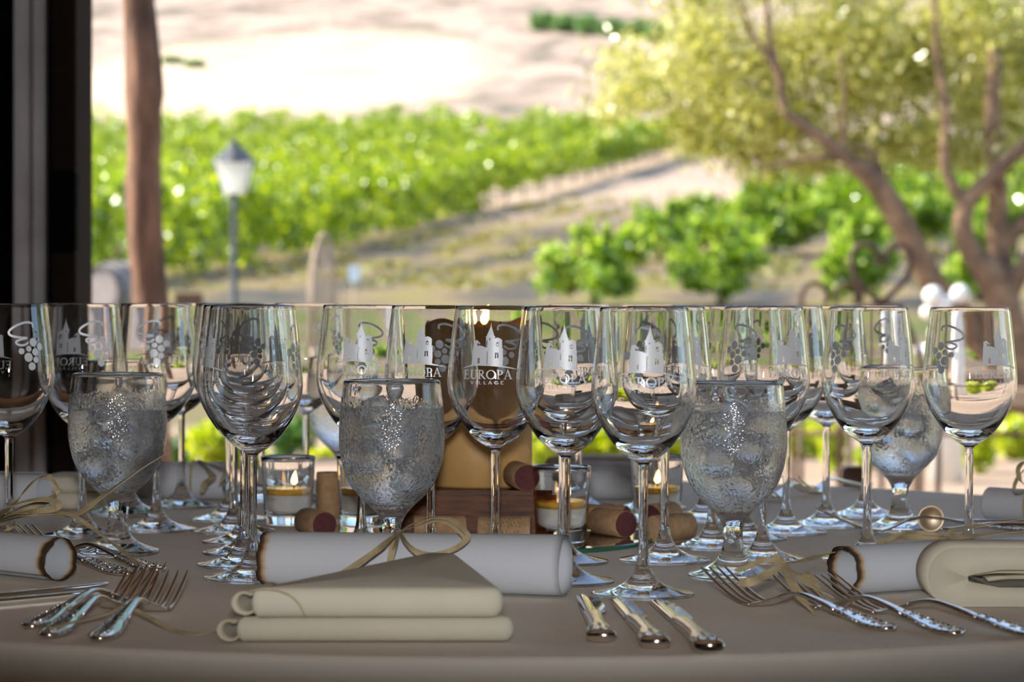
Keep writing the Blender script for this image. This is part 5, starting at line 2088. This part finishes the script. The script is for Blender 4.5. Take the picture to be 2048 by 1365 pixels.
ta = limb('trunk', [(0.05, 0, -0.1), tp_(2030, 740), tp_(2015, 640), tp_(1985, 560), tp_(1955, 520)], 0.16, 0.10)
limb('leaning_trunk', [tp_(2060, 800), tp_(1960, 680), tp_(1890, 600), tp_(1850, 540), tp_(1800, 440), tp_(1755, 370), tp_(1710, 325)], 0.11, 0.08)
limb('branch', [tp_(1722, 338), tp_(1655, 285), tp_(1600, 245), tp_(1568, 220), tp_(1558, 150), tp_(1538, 70), tp_(1530, -40)], 0.055, 0.02)
limb('branch', [tp_(1558, 150), tp_(1525, 95), tp_(1500, 60), tp_(1470, -20)], 0.025, 0.012)
limb('branch', [tp_(1700, 320), tp_(1640, 315), tp_(1580, 325), tp_(1540, 335), tp_(1500, 310)], 0.03, 0.010)
limb('branch', [tp_(1690, 310), tp_(1685, 250), tp_(1690, 190), tp_(1680, 100)], 0.025, 0.010)
limb('branch', [tp_(1770, 390), tp_(1760, 340), tp_(1740, 305), tp_(1700, 290)], 0.03, 0.02)
limb('trunk', [tp_(1955, 530), tp_(1928, 470), tp_(1930, 415), tp_(1970, 365), tp_(2040, 300), tp_(2120, 230)], 0.085, 0.04)
limb('branch', [tp_(1935, 410), tp_(1905, 370), tp_(1888, 320), tp_(1890, 220), tp_(1872, 90), tp_(1870, -40)], 0.05, 0.02)
limb('trunk', [tp_(2020, 650, 0.2), tp_(2005, 560, 0.2), tp_(1995, 470, 0.2), tp_(1995, 380, 0.2), tp_(1985, 240, 0.2), tp_(1990, 100, 0.2)], 0.11, 0.05)
limb('branch', [tp_(2000, 500, 0.2), tp_(2050, 440, 0.2), tp_(2130, 400, 0.2)], 0.07, 0.04)
limb('branch', [tp_(2010, 600), tp_(2060, 520), tp_(2140, 470)], 0.08, 0.05)
CL = []
for px, py, rx, ry, dn in ((1300, 180, 130, 90, 900), (1420, 90, 130, 110, 1500), (1450, 230, 120, 90, 1300), (1560, 120, 130, 130, 1900), (1600, 250, 120, 80, 1300), (1700, 60, 150, 110, 2100),
                           (1720, 180, 130, 110, 1800), (1830, 120, 150, 130, 2300), (1850, 260, 110, 80, 1100), (1960, 60, 150, 120, 2200), (1980, 200, 130, 110, 1900), (2080, 120, 130, 140, 1900),
                           (2060, 280, 100, 60, 700), (1250, 210, 70, 50, 260), (1540, 330, 90, 35, 320), (1700, 290, 90, 40, 420), (1400, -40, 160, 80, 1200), (1650, -60, 200, 80, 1600), (1900, -60, 220, 80, 1700),
                           (1480, 300, 80, 40, 520), (1360, 270, 80, 55, 420), (1800, 310, 120, 45, 700), (1640, 330, 110, 35, 420), (1950, 310, 110, 50, 600), (1240, 130, 60, 60, 200), (1420, 200, 130, 110, 1200)):
    k = TD / 5000
    for s in range(4):
        dd = random.uniform(0.40, 2.0)
        c = tp_(px + random.uniform(-35, 35), py + random.uniform(-25, 25), dd)
        CL.append(cloud(c, (rx * k * 0.75, 0.55, ry * k * 0.75), int(dn * 0.20), 0.15))
        CL.append(cloud(c, (rx * k * 1.25, 0.8, ry * k * 1.15), int(dn * 0.07), 0.5))
lv = leaves('crown', np.concatenate(CL), 0.078, M['olive'], ot, 0.42)
lv['kind'] = 'stuff'


# unseen trees added to either side of the view for the glasses to mirror
for lab, x, y, h, r in (('unseen leafy tree added to the right of the terrace, mirrored in the glasses', 4.4, 8.2, 3.6, 1.5), ('unseen leafy tree added farther out to the right of the terrace', 7.2, 13.0, 4.2, 1.9),
                        ('unseen leafy tree added close to the right terrace edge', 7.2, 5.2, 3.6, 1.6), ('unseen leafy tree added to the left of the terrace beyond the dark wall', -6.9, 6.2, 3.6, 1.4),
                        ('unseen leafy tree added farther out to the left of the terrace', -7.4, 13.5, 4.2, 2.0)):
    zz = ground_z(x, y) if y > 7.9 else -0.05
    t = thing('reflection_tree', lab, 'tree', (x, y, zz), None, 'unseen trees added for the glass reflections')
    MB().tube(crom([(0, 0, -0.05), (0.06, 0.02, h * 0.3), (-0.04, 0.05, h * 0.6), (0, 0, h * 0.85)], 6), [0.14 - 0.005 * i for i in range(19)], 9).ob('trunk', M['bark'], t)
    cl_ = np.concatenate([cloud((r * 0.6 * math.cos(k * 2.4), r * 0.6 * math.sin(k * 2.4), h * (0.35 + 0.075 * k)), (r * 0.55, r * 0.55, h * 0.17), 420, 0.2) for k in range(8)])
    lv = leaves('crown', cl_, 0.15, M['vine'], t)
    lv['kind'] = 'stuff'
